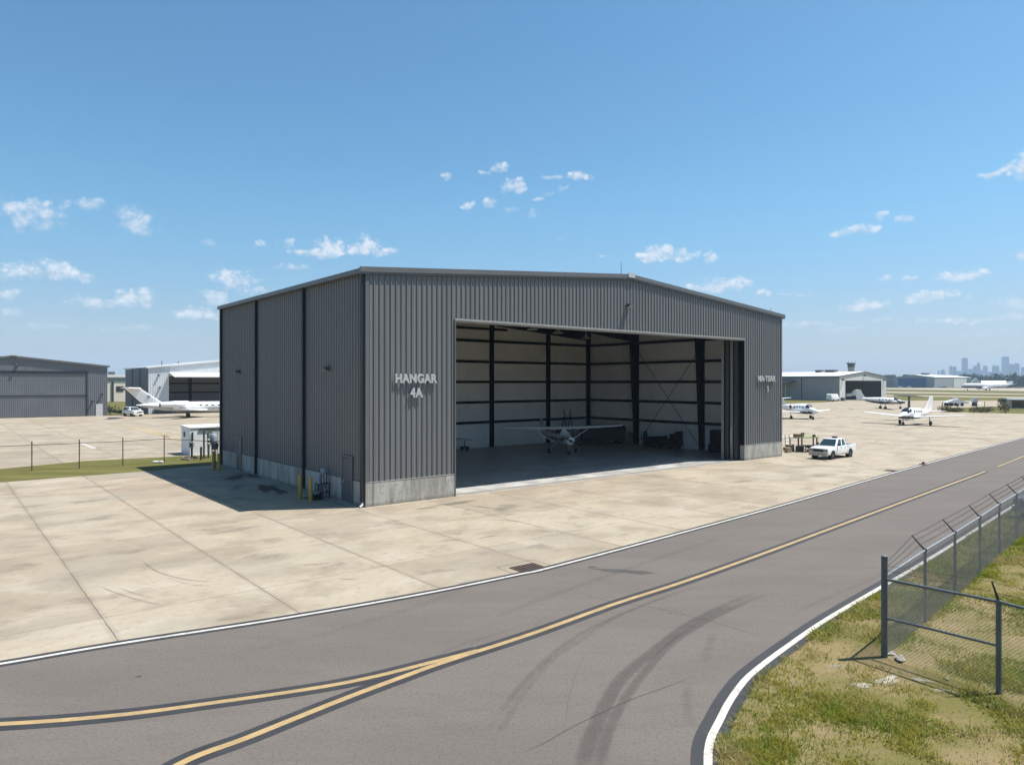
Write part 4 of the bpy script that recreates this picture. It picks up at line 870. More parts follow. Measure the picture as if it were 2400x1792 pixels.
aircraft('turboprop', 'white plane with charcoal nose and belly parked before the pale open hangar on the right', G(2074, 957.6), R(-14), dict(
 trim=M_char, nacm=M_char, fus=[(4.2, 1.5, .08, .08), (4.0, 1.5, .3, .28), (3.2, 1.55, .5, .45), (2.4, 1.7, .62, .6), (1.7, 1.82, .68, .76), (-.5, 1.84, .7, .78), (-2.4, 1.95, .58, .66), (-4.2, 2.15, .34, .4), (-5.6, 2.3, .12, .2), (-6.0, 2.35, .04, .06)],
 stripe=lambda x, z: z < 1.72 + (.25 if x > 2.2 else 0) - .06 * x, wing=[(1.4, .3, 1.3, 2.0, .13), (1.0, 6.6, 1.7, 1.1, .1)], tail=[(-5.0, .05, 4.3, 1.0, .1), (-5.3, 2.0, 4.34, .7, .1)], fin=[(-3.2, 2.2, 2.7, .05), (-4.3, 2.7, 1.8, .08), (-5.1, 4.35, 1.1, .09)],
 gear=[(-.4, 2.1, 1.3, .32, .2, 0), (-.4, -2.1, 1.3, .32, .2, 0), (3.2, 0, 1.2, .27, .16, 0)], leg_r=.06, engines=[(-.8, 2.0, -2.2, 1.55, .42, 'prop'), (-.8, 2.0, 2.2, 1.55, .42, 'prop')], props=[(2.05, -2.2, 1.55, 1.0, 3, .5), (2.05, 2.2, 1.55, 1.0, 3, .2), ],
 windows=[(.8 - .7 * k, 2.1, .16, .16, .68) for k in range(4)], glass=[[(2.6, 1.98, .5, .26), (2.2, 2.18, .58, .36), (1.8, 2.28, .64, .36), (1.7, 2.2, .5, .3)]]))
# the dark T-shaped tail beyond the nearest white aircraft
p = G(2131, 984); Tt = thing('aircraft_tail', 'dark T-shaped aircraft tail on a stand behind the left wing of the near white plane', 'aircraft tail', p, R(60))
m = MB(); foil(m, [(.9, .5, 0, 2.2, .42), (.55, 2.0, 0, 1.6, .38), (.4, 3.75, 0, 1.3, .34)], 'z'); obj('tail_fin', m, M_dkt, Tt, smooth=50)
for sg in (1, -1): m = MB(); foil(m, [(.6, sg * .02, 3.85, 1.7, .2), (.2, sg * 2.2, 3.8 + sg * .12, 1.0, .16)]); obj('tailplane', m, M_dkt, Tt, smooth=50)
m = MB(); m.loft([ell(1.1, .75, .3, .34), ell(.4, .78, .34, .38), ell(-.8, .85, .24, .28), ell(-1.8, .95, .06, .08)]); obj('tail_cone', m, M_dkt, Tt, smooth=50)
m = MB()
for x in (-.5, .7):
    for y in (-.5, .5): m.tube((x, y, 0), (x * .5 + .1, y * .3, .55), .04, n=6)
obj('stand', m, M_strut, Tt)
# blue aircraft nose showing past the hangar edge, under the canopy of the right-hand hangar
aircraft('light_aircraft', 'pale blue propeller plane just showing past the right edge of the dark hangar', G(1800, 951) + Vector((0, 0, 0)), R(-8), dict(
 body=M_sky, fus=[(2.9, 2.1, .2, .2), (2.6, 2.1, .5, .48), (1.2, 2.15, .75, .7), (0, 2.25, .8, .85), (-2, 2.25, .7, .75), (-4.6, 2.5, .2, .3), (-5, 2.5, .08, .1)],
 wing=[(.9, 0, 1.7, 1.9, .12), (.6, 6, 2.0, 1.1, .1)], tail=[(-4, .05, 2.6, 1, .1), (-4.3, 1.8, 2.6, .7, .1)], fin=[(-3.2, 2.6, 1.7, .06), (-4.3, 4.1, .8, .08)],
 gear=[(0, 1.6, 1.7, .36, .22, 0), (0, -1.6, 1.7, .36, .22, 0), (2.1, 0, 1.8, .3, .2, 0)], props=[(2.95, 0, 2.1, 1.15, 3, .6)], windows=[(.3, 2.6, .4, .2, .72)], glass=[[(1.0, 2.62, .5, .3), (.7, 2.75, .6, .38), (.4, 2.8, .66, .38), (.35, 2.8, .5, .3)]]))
# white airliner far across the field
aircraft('airliner', 'white airliner parked far away before the low terminal and the trees', G(2310, 914.3), R(168), dict(
 fus=[(17, 3.0, .1, .1), (16.3, 3.1, 1.0, .95), (14.5, 3.4, 1.7, 1.65), (12.5, 3.5, 1.85, 1.85), (-9, 3.5, 1.85, 1.85), (-13, 3.9, 1.3, 1.35), (-17, 4.5, .5, .5), (-19, 4.7, .1, .2)], trim=M_navy, stripe=lambda x, z: z < 3.0,
 wing=[(4, 1, 2.3, 6.5, .12), (-2, 7, 2.7, 3.4, .11), (-6.5, 14, 3.4, 1.6, .1)], tail=[(-15, .2, 4.6, 3.2, .1), (-17.6, 5.5, 4.9, 1.4, .1)], fin=[(-11.5, 5.0, 6.5, .05), (-13.4, 5.6, 5.0, .08), (-15.5, 7.0, 3.6, .09)],
 gear=[(-1.5, 2.9, 2, .55, .4, 0), (-1.5, -2.9, 2, .55, .4, 0), (12.5, 0, 2, .42, .3, 0)], leg_r=.12, twin=True, engines=[(0, 4.4, -5, 1.6, 1.0, 'prop'), (0, 4.4, 5, 1.6, 1.0, 'prop')], glass=[[(15.6, 3.9, 1.0, .4), (15.1, 4.1, 1.25, .5), (14.7, 4.2, 1.3, .5), (14.6, 4.2, 1, .4)]]))
# ------------------------------------------------------------------ vehicles (nose +X)
M_carw = mat('white_car_paint', (1.25, 1.25, 1.23), .2, var=.02, coat=.6); M_cars = mat('silver_car_paint', (.42, .43, .44), .3, .3, var=.03, coat=.4); M_card = mat('dark_car_paint', (.05, .055, .065), .25, var=.05, coat=.4)
M_wind = mat('car_glass', (.035, .075, .085), .06, var=.05, spec=.9); M_hl = mat('headlight_lens', (.42, .42, .38), .15, var=.1); M_tail = mat('tail_light_red', (.35, .02, .02), .2, var=.1)
M_chr = mat('chrome_bumper', (.62, .62, .61), .25, .5, var=.05); M_grl = mat('dark_grille', (.07, .075, .09), .35, .2, var=.2)
def face_panel(q, inset, th, mt, name, parent):
    "thin panel standing proud on quad q (counter-clockwise seen from outside)"
    q = [Vector(p) for p in q]; c = sum(q, Vector()) / 4; nrm = (q[1] - q[0]).cross(q[3] - q[0]).normalized()
    m = MB(); m.prism([p.lerp(c, inset) - nrm * .01 for p in q], nrm * (th + .01)); return obj(name, m, mt, parent)
def vehicle(name, label, cat, loc, rz, paint, L=4.6, W_=.92, hood=1.05, roof=1.7, prof=None, bed=False, sc_=1.0, group=None, wh=.36, detail=True):
    T = thing(name, label, cat, loc, rz, group); hl = L / 2; zb = .36
    def ring(x, hw, z0, z1, hwt): zm = z0 + (z1 - z0) * .62; return [(x, -hw * .97, z0 + .1), (x, -hw + .1, z0), (x, hw - .1, z0), (x, hw * .97, z0 + .1), (x, hw, zm), (x, hwt, z1), (x, -hwt, z1), (x, -hw, zm)]
    xb = prof[-1][0] if bed else -hl
    b = MB(); R_ = [ring(hl, W_ * .86, zb + .1, hood - .16, W_ * .8), ring(hl - .08, W_ * .95, zb + .04, hood - .06, W_ * .86), ring(hl - .5, W_, zb, hood, W_ * .9), ring(prof[0][0], W_, zb, hood + .06, W_ * .93)]
    if bed: R_ += [ring(xb, W_, zb, hood + .1, W_ * .96)]
    else: R_ += [ring(-hl + .5, W_, zb, hood + .1, W_ * .93), ring(-hl + .06, W_ * .96, zb + .05, hood + .05, W_ * .88), ring(-hl, W_ * .88, zb + .12, hood - .1, W_ * .82)]
    body = obj('body', b.loft(R_), paint, T, smooth=35)
    ax = hl - .92, -hl + 1.05
    def shape(o, w_, cut=False):
        "round the edges and cut the wheel wells, then keep the finished mesh only"
        if cut:
            cm = MB()
            for x in ax:
                for s in (-1, 1): cm.lathe([(.01, s * (W_ - .26)), (wh + .075, s * (W_ - .26)), (wh + .075, s * (W_ + .2)), (.01, s * (W_ + .2))], (x, 0, wh + .02), 'y', 20)
            k = obj('cut', cm, paint); bm_ = o.modifiers.new('b', 'BOOLEAN'); bm_.object = k; bm_.solver = 'EXACT'; bm_.use_self = True; par = o.parent; o.parent = None
        bv = o.modifiers.new('v', 'BEVEL'); bv.width = w_; bv.segments = 3; bv.limit_method = 'ANGLE'; bv.angle_limit = R(25)
        bpy.context.view_layer.update(); me = bpy.data.meshes.new_from_object(o.evaluated_get(bpy.context.evaluated_depsgraph_get())); me.name = o.name; o.modifiers.clear(); o.data = me
        me.polygons.foreach_set('use_smooth', [True] * len(me.polygons)); me.set_sharp_from_angle(angle=R(40))
        if cut: o.parent = par; bpy.data.objects.remove(k)
    if detail:
        k0 = T.location.copy(), T.rotation_euler.z; shape(body, .05, True)
    if bed:
        b = MB(); zt = hood + .12
        for s in (-1, 1): b.box(-hl, xb - .002, min(s * W_, s * (W_ - .09)), max(s * W_, s * (W_ - .09)), zb, zt)
        b.box(-hl, -hl + .07, -W_ + .092, W_ - .092, zb + .1, zt); bo = obj('bed', b, paint, T); shape(bo, .025, True)
        obj('bed_liner', MB().box(-hl + .072, xb - .003, -W_ + .093, W_ - .093, zb, zb + .3), M_black_p, T)
    # cab from its side profile: base width and narrower roof
    (x0, z0), (x1, z1), (x2, z2), (x3, z3) = prof; wb, wt = W_ * .93, W_ * .74
    P = [Vector((x0, wb, z0)), Vector((x1, wt, z1)), Vector((x2, wt, z2)), Vector((x3, wb, z3)), Vector((x0, -wb, z0)), Vector((x1, -wt, z1)), Vector((x2, -wt, z2)), Vector((x3, -wb, z3))]
    c = MB(); c.add(P, [(1, 2, 6, 5), (0, 3, 2, 1), (4, 5, 6, 7), (0, 1, 5, 4), (3, 7, 6, 2), (0, 4, 7, 3)]); cab = obj('cab', c, paint, T)
    if detail: shape(cab, .09)
    face_panel([P[4], P[0], P[1], P[5]], .12, .006, M_wind, 'windshield', T); face_panel([P[3], P[7], P[6], P[2]], .16, .006, M_wind, 'rear_window', T)
    for a in ((0, 3, 2, 1), (7, 4, 5, 6)):
        q = [P[i] for i in a]; lo0, lo1, hi1, hi0 = q
        for t0, t1 in ((.07, .50), (.54, .90)): face_panel([lo0.lerp(lo1, t0), lo0.lerp(lo1, t1), hi0.lerp(hi1, t1), hi0.lerp(hi1, t0)], .14, .006, M_wind, 'side_window', T)
    for x in ax:
        for s in (-1, 1):
            m = MB(); m.lathe([(.01, s * (W_ - .3)), (wh + .07, s * (W_ - .3)), (wh + .07, s * (W_ - .02)), (wh + .055, s * (W_ - .02)), (wh + .055, s * (W_ - .27)), (.01, s * (W_ - .27))], (x, 0, wh + .02), 'y', 20)
            if detail: obj('wheel_arch', m, M_black_p, T)
            wheel((x, s * (W_ - .13), wh), wh, .22, T)
    m = MB(); m.box(hl - .04, hl + .09, -W_ * .93, W_ * .93, zb - .02, zb + .2); m.box(hl + .091, hl + .1, -W_ * .5, W_ * .5, zb + .0, zb + .1); obj('bumper', m, M_chr if bed else paint, T)
    m = MB(); m.box(-hl - .08, -hl + .04, -W_ * .93, W_ * .93, zb, zb + .2); obj('bumper', m, M_chr if bed else paint, T)
    for s in (-1, 1):
        m = MB(); m.box(hl - .12, hl + .022, min(s * W_ * .56, s * W_ * .92), max(s * W_ * .56, s * W_ * .92), hood - .36, hood - .12); obj('headlight', m, M_hl, T)
        m = MB(); m.box(-hl - .03, -hl + .05, min(s * W_ * .8, s * W_ * .99), max(s * W_ * .8, s * W_ * .99), hood - .3, hood + .05); obj('tail_light', m, M_tail, T)
        if detail:
            m = MB(); m.box(x0 - .42, x0 - .28, min(s * W_, s * (W_ + .2)), max(s * W_, s * (W_ + .2)), hood + .1, hood + .28); obj('mirror', m, M_black_p if bed else paint, T)
            for xh in (x0 - 1.0, x0 - 1.75): m = MB(); m.box(xh, xh + .16, min(s * W_, s * (W_ + .025)), max(s * W_, s * (W_ + .025)), hood - .06, hood - .01); obj('door_handle', m, M_black_p, T)
    m = MB(); m.box(hl - .1, hl + .03, -W_ * .52, W_ * .52, hood - .4, hood - .12)
    for k in range(3): m.box(hl + .031, hl + .04, -W_ * .5, W_ * .5, hood - .36 + k * .08, hood - .34 + k * .08)
    obj('grille', m, M_grl, T)
    if bed:
        m = MB(); m.tube((x1 - .2, .3, z1), (x1 - .2, .3, z1 + .22), .02, n=6); obj('antenna', m, M_black_p, T)
        m = MB(); m.box(x2 + .02, x2 + .22, -.35, .1, z2 + .0, z2 + .12); obj('beacon', m, M_black_p, T)
    return T
PR_P = [(1.12, 1.10), (.42, 1.76), (-.78, 1.78), (-1.02, 1.14)]; PR_S = [(1.0, 1.02), (.3, 1.62), (-1.7, 1.66), (-2.15, 1.08)]
fa, ra = Vector((24.45, 55.6, 0)), Vector((26.9, 57.6, 0)); hd_ = math.atan2(fa.y - ra.y, fa.x - ra.x)
PT = vehicle('pickup_truck', 'white pickup truck with dark grille parked on the concrete right of the hangar', 'pickup truck', (fa + ra) / 2, hd_, M_carw, L=5.25, W_=.92, hood=1.08, prof=PR_P, bed=True); PT.scale = (.87, .87, .87)
suv = vehicle('parked_car', 'white car with dark glass parked between the two hangars at left', 'car', G(311, 974.6), R(-38), M_carw, L=4.6, hood=1.02, prof=PR_S)
vehicle('parked_car', 'pale silver car behind the fence at the right edge of the photo', 'car', Vector((24.6, 31.2, 0)), R(200), M_cars, L=4.6, hood=1.0, prof=PR_S)
far_cars = [(2182, 908.6, 20, 'dark', 'dark car left of the group parked beside the far blue-door hangar'), (2189, 908.9, 60, 'white', 'white car in the group parked beside the far blue-door hangar'), (2205, 909.2, 10, 'silver', 'silver car between the far hangar and the airliner'), (2213, 908.4, 0, 'dark', 'dark car close to the nose of the far airliner'),
 (2350, 909.4, 0, 'white', 'white car among the dark ground vehicles right of the terminal'), (2382, 908.6, 15, 'dark', 'dark car parked alone before the trees at far right'), (2390, 908.9, 5, 'silver', 'silver car before the trees at the far right edge'), (2110, 908.4, 5, 'white', 'left white car in front of the far blue hangar door'), (2131, 908.3, 0, 'white', 'right white car in front of the far blue hangar door')]
for u, v, a, kind, lab in far_cars:
    vehicle('parked_car', lab, 'car', G(u, v), R(a), {'dark': M_card, 'white': M_carw, 'silver': M_cars}[kind], prof=PR_S, hood=1.02, group='cars parked far across the field', detail=False)
for u, a, lab in ((2340, 8, 'left dark box truck right of the far terminal'), (2357, -5, 'middle dark box truck right of the far terminal'), (2366, 10, 'right dark box truck before the far trees')):
    T = thing('box_truck', lab, 'truck', G(u, 909.0), R(a), 'box trucks by the far terminal')
    obj('cargo_box', MB().box(-3.2, 1.4, -1.2, 1.2, .9, 3.6 if u != 2357 else 4.4), M_card, T); m = MB(); m.prism([(1.5, -1.1, .6), (3.2, -1.1, .6), (3.2, -1.1, 1.6), (2.6, -1.1, 2.6), (1.5, -1.1, 2.6)], (0, 2.2, 0)); obj('cab', m, M_card, T)
    face_panel([(3.2, -1, 1.6), (3.2, 1, 1.6), (2.6, 1, 2.6), (2.6, -1, 2.6)], .1, .01, M_wind, 'windshield', T)
    for x in (-2.2, 2.3):
        for s in (-1, 1): wheel((x, s * 1.05, .5), .5, .3, T)

# ------------------------------------------------------------------ other hangars and buildings
M_lh = mat('mid_grey_ribbed_cladding', (.26, .275, .295), .5, var=.06, scale=.4); M_sh = mat('pale_ribbed_cladding', (1.0, 1.04, 1.07), .5, var=.05, scale=.4); M_shs = mat('slate_and_shaded_side_cladding', (.24, .27, .31), .5, var=.05)  # slate copy carries the pale hangar's side-wall shade in its colour
M_beige = mat('warm_grey_cladding', (.95, .93, .88), .55, var=.04, scale=.3); M_bside = mat('grey_and_shaded_side_cladding', (.46, .465, .47), .55, var=.05, scale=.3); M_roofw = mat('white_metal_roof', (1.1, 1.1, 1.1), .4, var=.04)  # grey side copy has the right hangar's wall shade painted into it
M_dkin = mat('dim_interior_lining', (.42, .42, .41), .7, var=.08); M_blue = mat('blue_hangar_door', (.01, .15, .38), .7, var=.15, scale=.2, spec=.08); M_wdoor = mat('white_door', (.85, .85, .84), .5, var=.03)
M_cream = mat('cream_wall', (1.0, .92, .76), .7, var=.06)
def shed_hangar(name, label, cat, org, ang, W_, D_, ev, rg, op=None, fm=M_lh, sm=None, rib=True, rm=M_roofw, lines=(), rid=None, thick=.25, seams=(), trim=M_trim, zo=0):
    sm = sm or fm; T = thing(name, label, cat, org, ang); xr = rid or W_ / 2; rz_ = lambda x: ev + (rg - ev) * (x / xr if x < xr else (W_ - x) / (W_ - xr))
    m = MB(); f = lambda a, d, z: (a, -d, z)
    def wall(a0, a1, zb):
        if a0 < xr < a1: wall(a0, xr, zb); wall(xr, a1, zb); return
        if rib: corr(m, a0, a1, lambda a: zb, lambda a: rz_(a), f)
        else: m.add([(a0, 0, zb), (a1, 0, zb), (a1, 0, rz_(a1)), (a0, 0, rz_(a0))], [(0, 1, 2, 3)])
    if op: wall(0, op[0], 0); wall(op[0], op[1], op[2]); wall(op[1], W_, 0)
    else: wall(0, W_, 0)
    obj('front_wall', m, fm, T)
    obj('side_wall', MB().box(-.02, .1, .05, D_, 0, ev), sm, T); obj('side_wall', MB().box(W_ - .1, W_ + .02, .05, D_, 0, ev), sm, T)
    m = MB(); m.box(0, W_, D_, D_ + .1, 0, ev); m.prism([(0, D_, ev), (W_, D_, ev), (xr, D_, rg)], (0, .1, 0)); obj('back_wall', m, sm, T)
    r = MB()
    for xa, xb in ((-.35, xr), (xr, W_ + .35)): r.prism([(xa, -.25, rz_(min(max(xa, 0), W_)) + .02), (xb, -.25, rz_(min(max(xb, 0), W_)) + .02), (xb, -.25, rz_(min(max(xb, 0), W_)) + thick), (xa, -.25, rz_(min(max(xa, 0), W_)) + thick)], (0, D_ + .5, 0))
    obj('roof', r, rm, T)
    r = MB()
    for xa, xb in ((-.36, xr), (xr, W_ + .36)): r.prism([(xa, -.30, rz_(min(max(xa, 0), W_)) - .05), (xb, -.30, rz_(min(max(xb, 0), W_)) - .05), (xb, -.30, rz_(min(max(xb, 0), W_)) + thick + .02), (xa, -.30, rz_(min(max(xa, 0), W_)) + thick + .02)], (0, .048, 0))
    obj('rake_trim', r, trim, T)
    for y in seams: obj('side_seam', MB().box(-.09, -.022, y - .12, y + .12, 0, ev), M_down, T)
    if op:
        obj('floor', MB().box(.12, W_ - .12, .02, D_ - .02, -.02, .02), M_floor, T)
        obj('lining', MB().box(.12, W_ - .12, D_ * .55, D_ * .55 + .1, 0, ev), M_dkin, T)
        for z in np.arange(2.0, op[2], 1.9): obj('girt', MB().box(op[0] - 2, op[1] + 2, D_ * .55 - .25, D_ * .55 - .02, z - .13, z + .13), M_steel, T)
        for x in np.linspace(op[0], op[1], 4)[1:-1]: obj('column', MB().box(x - .22, x + .22, D_ * .55 - .5, D_ * .55 - .26, 0, ev), M_steel, T)
        fr = MB(); fr.box(op[0] - .12, op[0], -.06, .2, 0, op[2]); fr.box(op[1], op[1] + .12, -.06, .2, 0, op[2]); fr.box(op[0] - .12, op[1] + .12, -.06, .2, op[2] + .002, op[2] + .2); obj('door_frame', fr, M_steel, T)
    return T
def lamp_on(T, x, z, y=-.0, s=1.0):
    m = MB(); m.prism([(x - .15 * s, y, z), (x - .15 * s, y - .5 * s, z - .1 * s), (x - .15 * s, y - .5 * s, z - .25 * s), (x - .15 * s, y, z - .35 * s)], (.3 * s, 0, 0)); return obj('wall_lamp', m, M_lamp, T)
# grey hangar at the far left
aL = R(36.2); rc = Vector((-73.3, 128, 0)); eL = Vector((math.cos(aL), math.sin(aL), 0))
LH = shed_hangar('hangar', 'mid grey hangar with closed ribbed doors at the far left behind the fence', 'hangar', rc - eL * 28, aL, 28, 30, 8.75, 10.3, fm=M_lh, rm=M_roofw)
m = MB(); corr(m, 3.3, 24.7, lambda a: .1, lambda a: 7.6, lambda a, d, z: (a, -.07 - d, z)); dr = obj('hangar_door', m, M_lh, LH)
m = MB(); m.box(3.1, 24.95, -.22, -.04, 7.62, 7.95); m.box(3.1, 3.28, -.2, -.04, 0, 7.6); m.box(24.72, 24.9, -.2, -.04, 0, 7.6); m.box(3.3, 24.7, -.16, -.125, 3.62, 3.78); obj('door_frame', m, M_down, dr)
obj('side_door', MB().box(26.2, 27.25, -.1, -.02, 0, 2.15), M_wdoor, LH); lamp_on(LH, 14.6, 9.2, s=1.3); lamp_on(LH, 27.2, 4.2); lamp_on(LH, 25.7, 2.9)
m = MB(); m.box(13.6, 14.6, -.38, .3, 10.55, 10.75); obj('ridge_end_cap', m, M_wdoor, LH)
# pale hangar with its raised door, behind the jet
SH_O = Vector((-69.5, 135, 0))
SH = shed_hangar('hangar', 'pale hangar with shaded side wall and raised door canopy behind the business jet', 'hangar', SH_O, A, 28, 21, 8.75, 10.4, op=(3.8, 24, 7.0), fm=M_sh, sm=M_shs, seams=(6.9, 14), trim=M_roofw)
cn = MB()
def cput(a, d, t): return (a, -.05 - 3.6 * t, 8.0 - .9 * t + d)
corr(cn, 3.7, 24.1, lambda a: 0.0, lambda a: 1.0, cput, inv=True); cn.prism([(3.7, -3.66, 7.0), (24.1, -3.66, 7.0), (24.1, -3.66, 7.25), (3.7, -3.66, 7.25)], (0, .06, 0)); obj('door_canopy', cn, M_roofw, SH)
for x in (3.75, 24.0): obj('canopy_arm', MB().tube((x, -3.4, 7.0), (x, -.1, 5.6), .06, n=6), M_steel, SH)
lamp_on(SH, 1.8, 7.6); lamp_on(SH, 2.0, 5.2)
for x, y in ((2.5, .5), (5.5, .5)): obj('roof_vent', MB().tube((x, y, 9), (x, y, 10.2), .06, n=6), M_steel, SH)
m = MB(); m.box(1.0, 3.4, -.9, -.2, 0, .9); obj('equipment_cabinet', m, M_lamp, SH)
# building seen between them
pbO = Vector((-131, 214, 0)); PB = thing('building', 'cream building with white roof seen between the two left-hand hangars', 'building', pbO, R(42))
obj('wall', MB().box(0, 26, 0, 14, 0, 7.6), M_cream, PB); obj('roof', MB().box(-.5, 26.5, -.5, 14.5, 7.65, 8.4), M_roofw, PB); obj('wall_band', MB().box(-.06, 26.06, -.06, 14.06, 6.4, 7.2), M_bside, PB)
for x in (3.2, 8.7, 14): obj('column', MB().box(x, x + .5, -.3, -.08, 0, 6.3), M_card, PB)
for x in (4.6, 10): obj('window', MB().box(x, x + 2, -.12, -.02, 3.2, 4.8), M_glass, PB)
obj('roof_unit', MB().box(9, 10.5, 4, 6, 8.42, 9.4), M_lamp, PB)
# right-hand hangar
RO = Vector((108.4, 233.8, 0))
RH = shed_hangar('hangar', 'pale grey hangar with white roof and open door beyond the parked planes on the right', 'hangar', RO, R(41), 37.8, 62, 7.95, 9.6, op=(4.4, 33.2, 6.45), fm=M_beige, sm=M_bside, rib=False, seams=(13, 27, 40))
lamp_on(RH, 18.9, 8.7, s=1.6); lamp_on(RH, 2, 7.2, s=1.6); lamp_on(RH, 35.8, 7.2, s=1.6)
for y, l in ((9, 3.5), (14, 2), (33, 3)): obj('roof_vent', MB().box(16, 19, y, y + l, 9.7, 10.5), M_lamp, RH)
m = MB(); m.prism([(-.1, 15, 6.3), (-.1, 15, 6.6), (-7, 15, 6.0), (-7, 15, 5.85)], (0, 14, 0)); obj('side_canopy', m, M_steel, RH)
for y in (15.4, 28.5): obj('canopy_post', MB().tube((-6.7, y, 0), (-6.7, y, 5.85), .12, n=6), M_bside, RH)
obj('gutter', MB().box(-.4, -.36, -.2, 62, 7.6, 8.0), M_trim, RH)
# far hangar with blue door, buildings beside it
fo = G(2093, 907.6); 
FH = shed_hangar('hangar', 'large far hangar with blue door and white roof across the grass', 'hangar', fo, A - R(90), 46, 118, 12, 15, fm=M_bside, sm=M_bside, rib=False)
obj('blue_door', MB().box(6, 37, -.5, -.05, 0, 11.2), M_blue, FH); obj('side_panel', MB().box(46.03, 46.4, 58, 100, 0, 10.5), M_beige, FH); obj('roof_unit', MB().box(20, 26, 30, 40, 15.3, 17.5), M_lamp, FH); obj('roof_unit', MB().box(8, 14, 8, 14, 13.5, 15.6), M_lamp, FH)
for u, v, w_, h_, d_, lab, mt in ((2074, 907.5, 20, 11, 12, 'low far building with dark window bands left of the blue-door hangar', M_bside), (2086, 907, 12, 15, 20, 'taller grey far building just left of the blue-door hangar', M_shs), (2262, 907.2, 16, 10, 14, 'small pale far building right of the blue-door hangar', M_beige), (2060, 906.4, 26, 9, 16, 'low pale far building right of the open pale hangar', M_beige)):
    B = thing('building', lab, 'building', G(u, v), R(-30), 'far buildings across the field'); obj('wall', MB().box(-w_ / 2, w_ / 2, 0, d_, 0, h_), mt, B); obj('roof', MB().box(-w_ / 2 - .4, w_ / 2 + .4, -.4, d_ + .4, h_ + .02, h_ + .7), M_lamp, B)
    for z in (h_ * .3, h_ * .65): obj('window_band', MB().box(-w_ * .42, w_ * .42, -.12, -.02, z, z + 1.3), M_glass, B)
# control tower
CT = thing('control_tower', 'control tower with flared dark cab rising behind the pale hangar roof', 'control tower', Vector((336, 700, 0)))
m = MB(); m.loft([[(x * k, y * k, z) for x, y in ((2.6, 2.6), (-2.6, 2.6), (-2.6, -2.6), (2.6, -2.6))] for k, z in ((1.05, 0), (.85, 17), (.85, 19))]); obj('shaft', m, M_bside, CT)
m = MB(); m.loft([[(r * math.cos(t), r * math.sin(t), z) for t in np.linspace(0, 6.283, 9)[:-1]] for r, z in ((2.4, 18.9), (3.6, 20.6), (3.6, 21.4))]); obj('cab_base', m, M_bside, CT)
m = MB(); m.loft([[(r * math.cos(t), r * math.sin(t), z) for t in np.linspace(0, 6.283, 9)[:-1]] for r, z in ((3.3, 21.42), (4.0, 24.4))]); obj('cab_glass', m, M_glass, CT)
m = MB(); m.loft([[(r * math.cos(t), r * math.sin(t), z) for t in np.linspace(0, 6.283, 9)[:-1]] for r, z in ((4.4, 24.42), (4.4, 25.2), (3.9, 25.6))]); obj('cab_roof', m, M_lamp, CT)
for x, y in ((2, 1), (-2.5, 0), (3.4, -1)): obj('antenna', MB().tube((x, y, 25.5), (x, y, 28.2), .1, n=5), M_steel, CT)
# terminal
TE = thing('terminal', 'low white terminal with a pointed gable behind the far airliner', 'terminal', G(2276, 908.3), R(-30))
obj('wall', MB().box(0, 34, 0, 14, 0, 4.4), M_beige, TE); m = MB(); m.prism([(10, -.6, 4.42), (35, -.6, 4.42), (33, 6, 8.0), (10, 6, 8.0)], (0, 9, 0)); obj('roof', m, M_roofw, TE)
m = MB(); m.prism([(-1, -2, 4.42), (11, -2, 4.42), (9.5, -2, 6.4), (5, -2, 11.4), (.5, -2, 6.4)], (0, 12, 0)); obj('gable', m, M_roofw, TE)
for k in range(6): obj('window', MB().box(2 + 5.4 * k, 5 + 5.4 * k, -.15, -.03, .8, 3.2), M_glass, TE)
# copies of aircraft standing inside open hangars
src = bpy.data.objects['light_aircraft']; c = copy_tree(src); c.location = SH_O + Vector((math.cos(A), math.sin(A), 0)) * 13.5 + Vector((-math.sin(A), math.cos(A), 0)) * 6; c.rotation_euler.z = R(-60); c['label'] = 'dim high-wing plane inside the pale hangar behind the business jet'
aR = R(41)
src = bpy.data.objects['light_jet']; c = copy_tree(src); c.location = RO + Vector((math.cos(aR), math.sin(aR), 0)) * 12 + Vector((-math.sin(aR), math.cos(aR), 0)) * 5; c.rotation_euler.z = R(175); c['label'] = 'white low-wing plane parked inside the open door of the pale right hangar'
# ------------------------------------------------------------------ small things left of the hangar
M_shed = mat('white_shed_metal', (1.2, 1.23, 1.26), .45, var=.06); M_brown = mat('weathered_dark_timber', (.085, .065, .05), .8, var=.25, scale=5); M_blk = mat('dark_meter_metal', (.06, .065, .075), .5, var=.2)
fc, bc = G(445.6, 1067), G(429, 1055.7); aS = A; S = thing('utility_shed', 'white metal utility shed behind the wire fence at the back corner of the hangar', 'shed', fc, aS)
obj('body', MB().box(0, 6, 0, 2.7, 0, 2.2), M_shed, S); r = MB(); r.prism([(-.05, -.05, 2.21), (-.05, 2.75, 2.21), (-.05, 2.75, 2.38), (-.05, -.05, 2.30)], (6.3, 0, 0)); obj('roof', r, M_roofw, S)
obj('eave_gutter', MB().box(.7, 4.2, -.09, -.004, 2.06, 2.2), M_blk, S); obj('vent', MB().box(-.06, -.005, 1.5, 1.85, 1.45, 1.85), M_blk, S); obj('vent', MB().box(.12, .24, -.06, -.005, 1.2, 1.9), M_blk, S)
for x in (1.5, 3.0, 4.4): obj('panel_joint', MB().box(x, x + .05, -.025, -.003, 0, 2.1), M_bside, S)
obj('door', MB().box(1.75, 2.7, -.05, -.004, .05, 2.0), M_wdoor, S)
def post(u, v, h, lab, r=.07, m_=M_brown, name='post'):
    m = MB(); m.lathe([(r, 0), (r, h - .02), (r * .8, h), (.005, h)], n=10); return tag(obj(name, m, m_, loc=G(u, v)), lab, 'post')
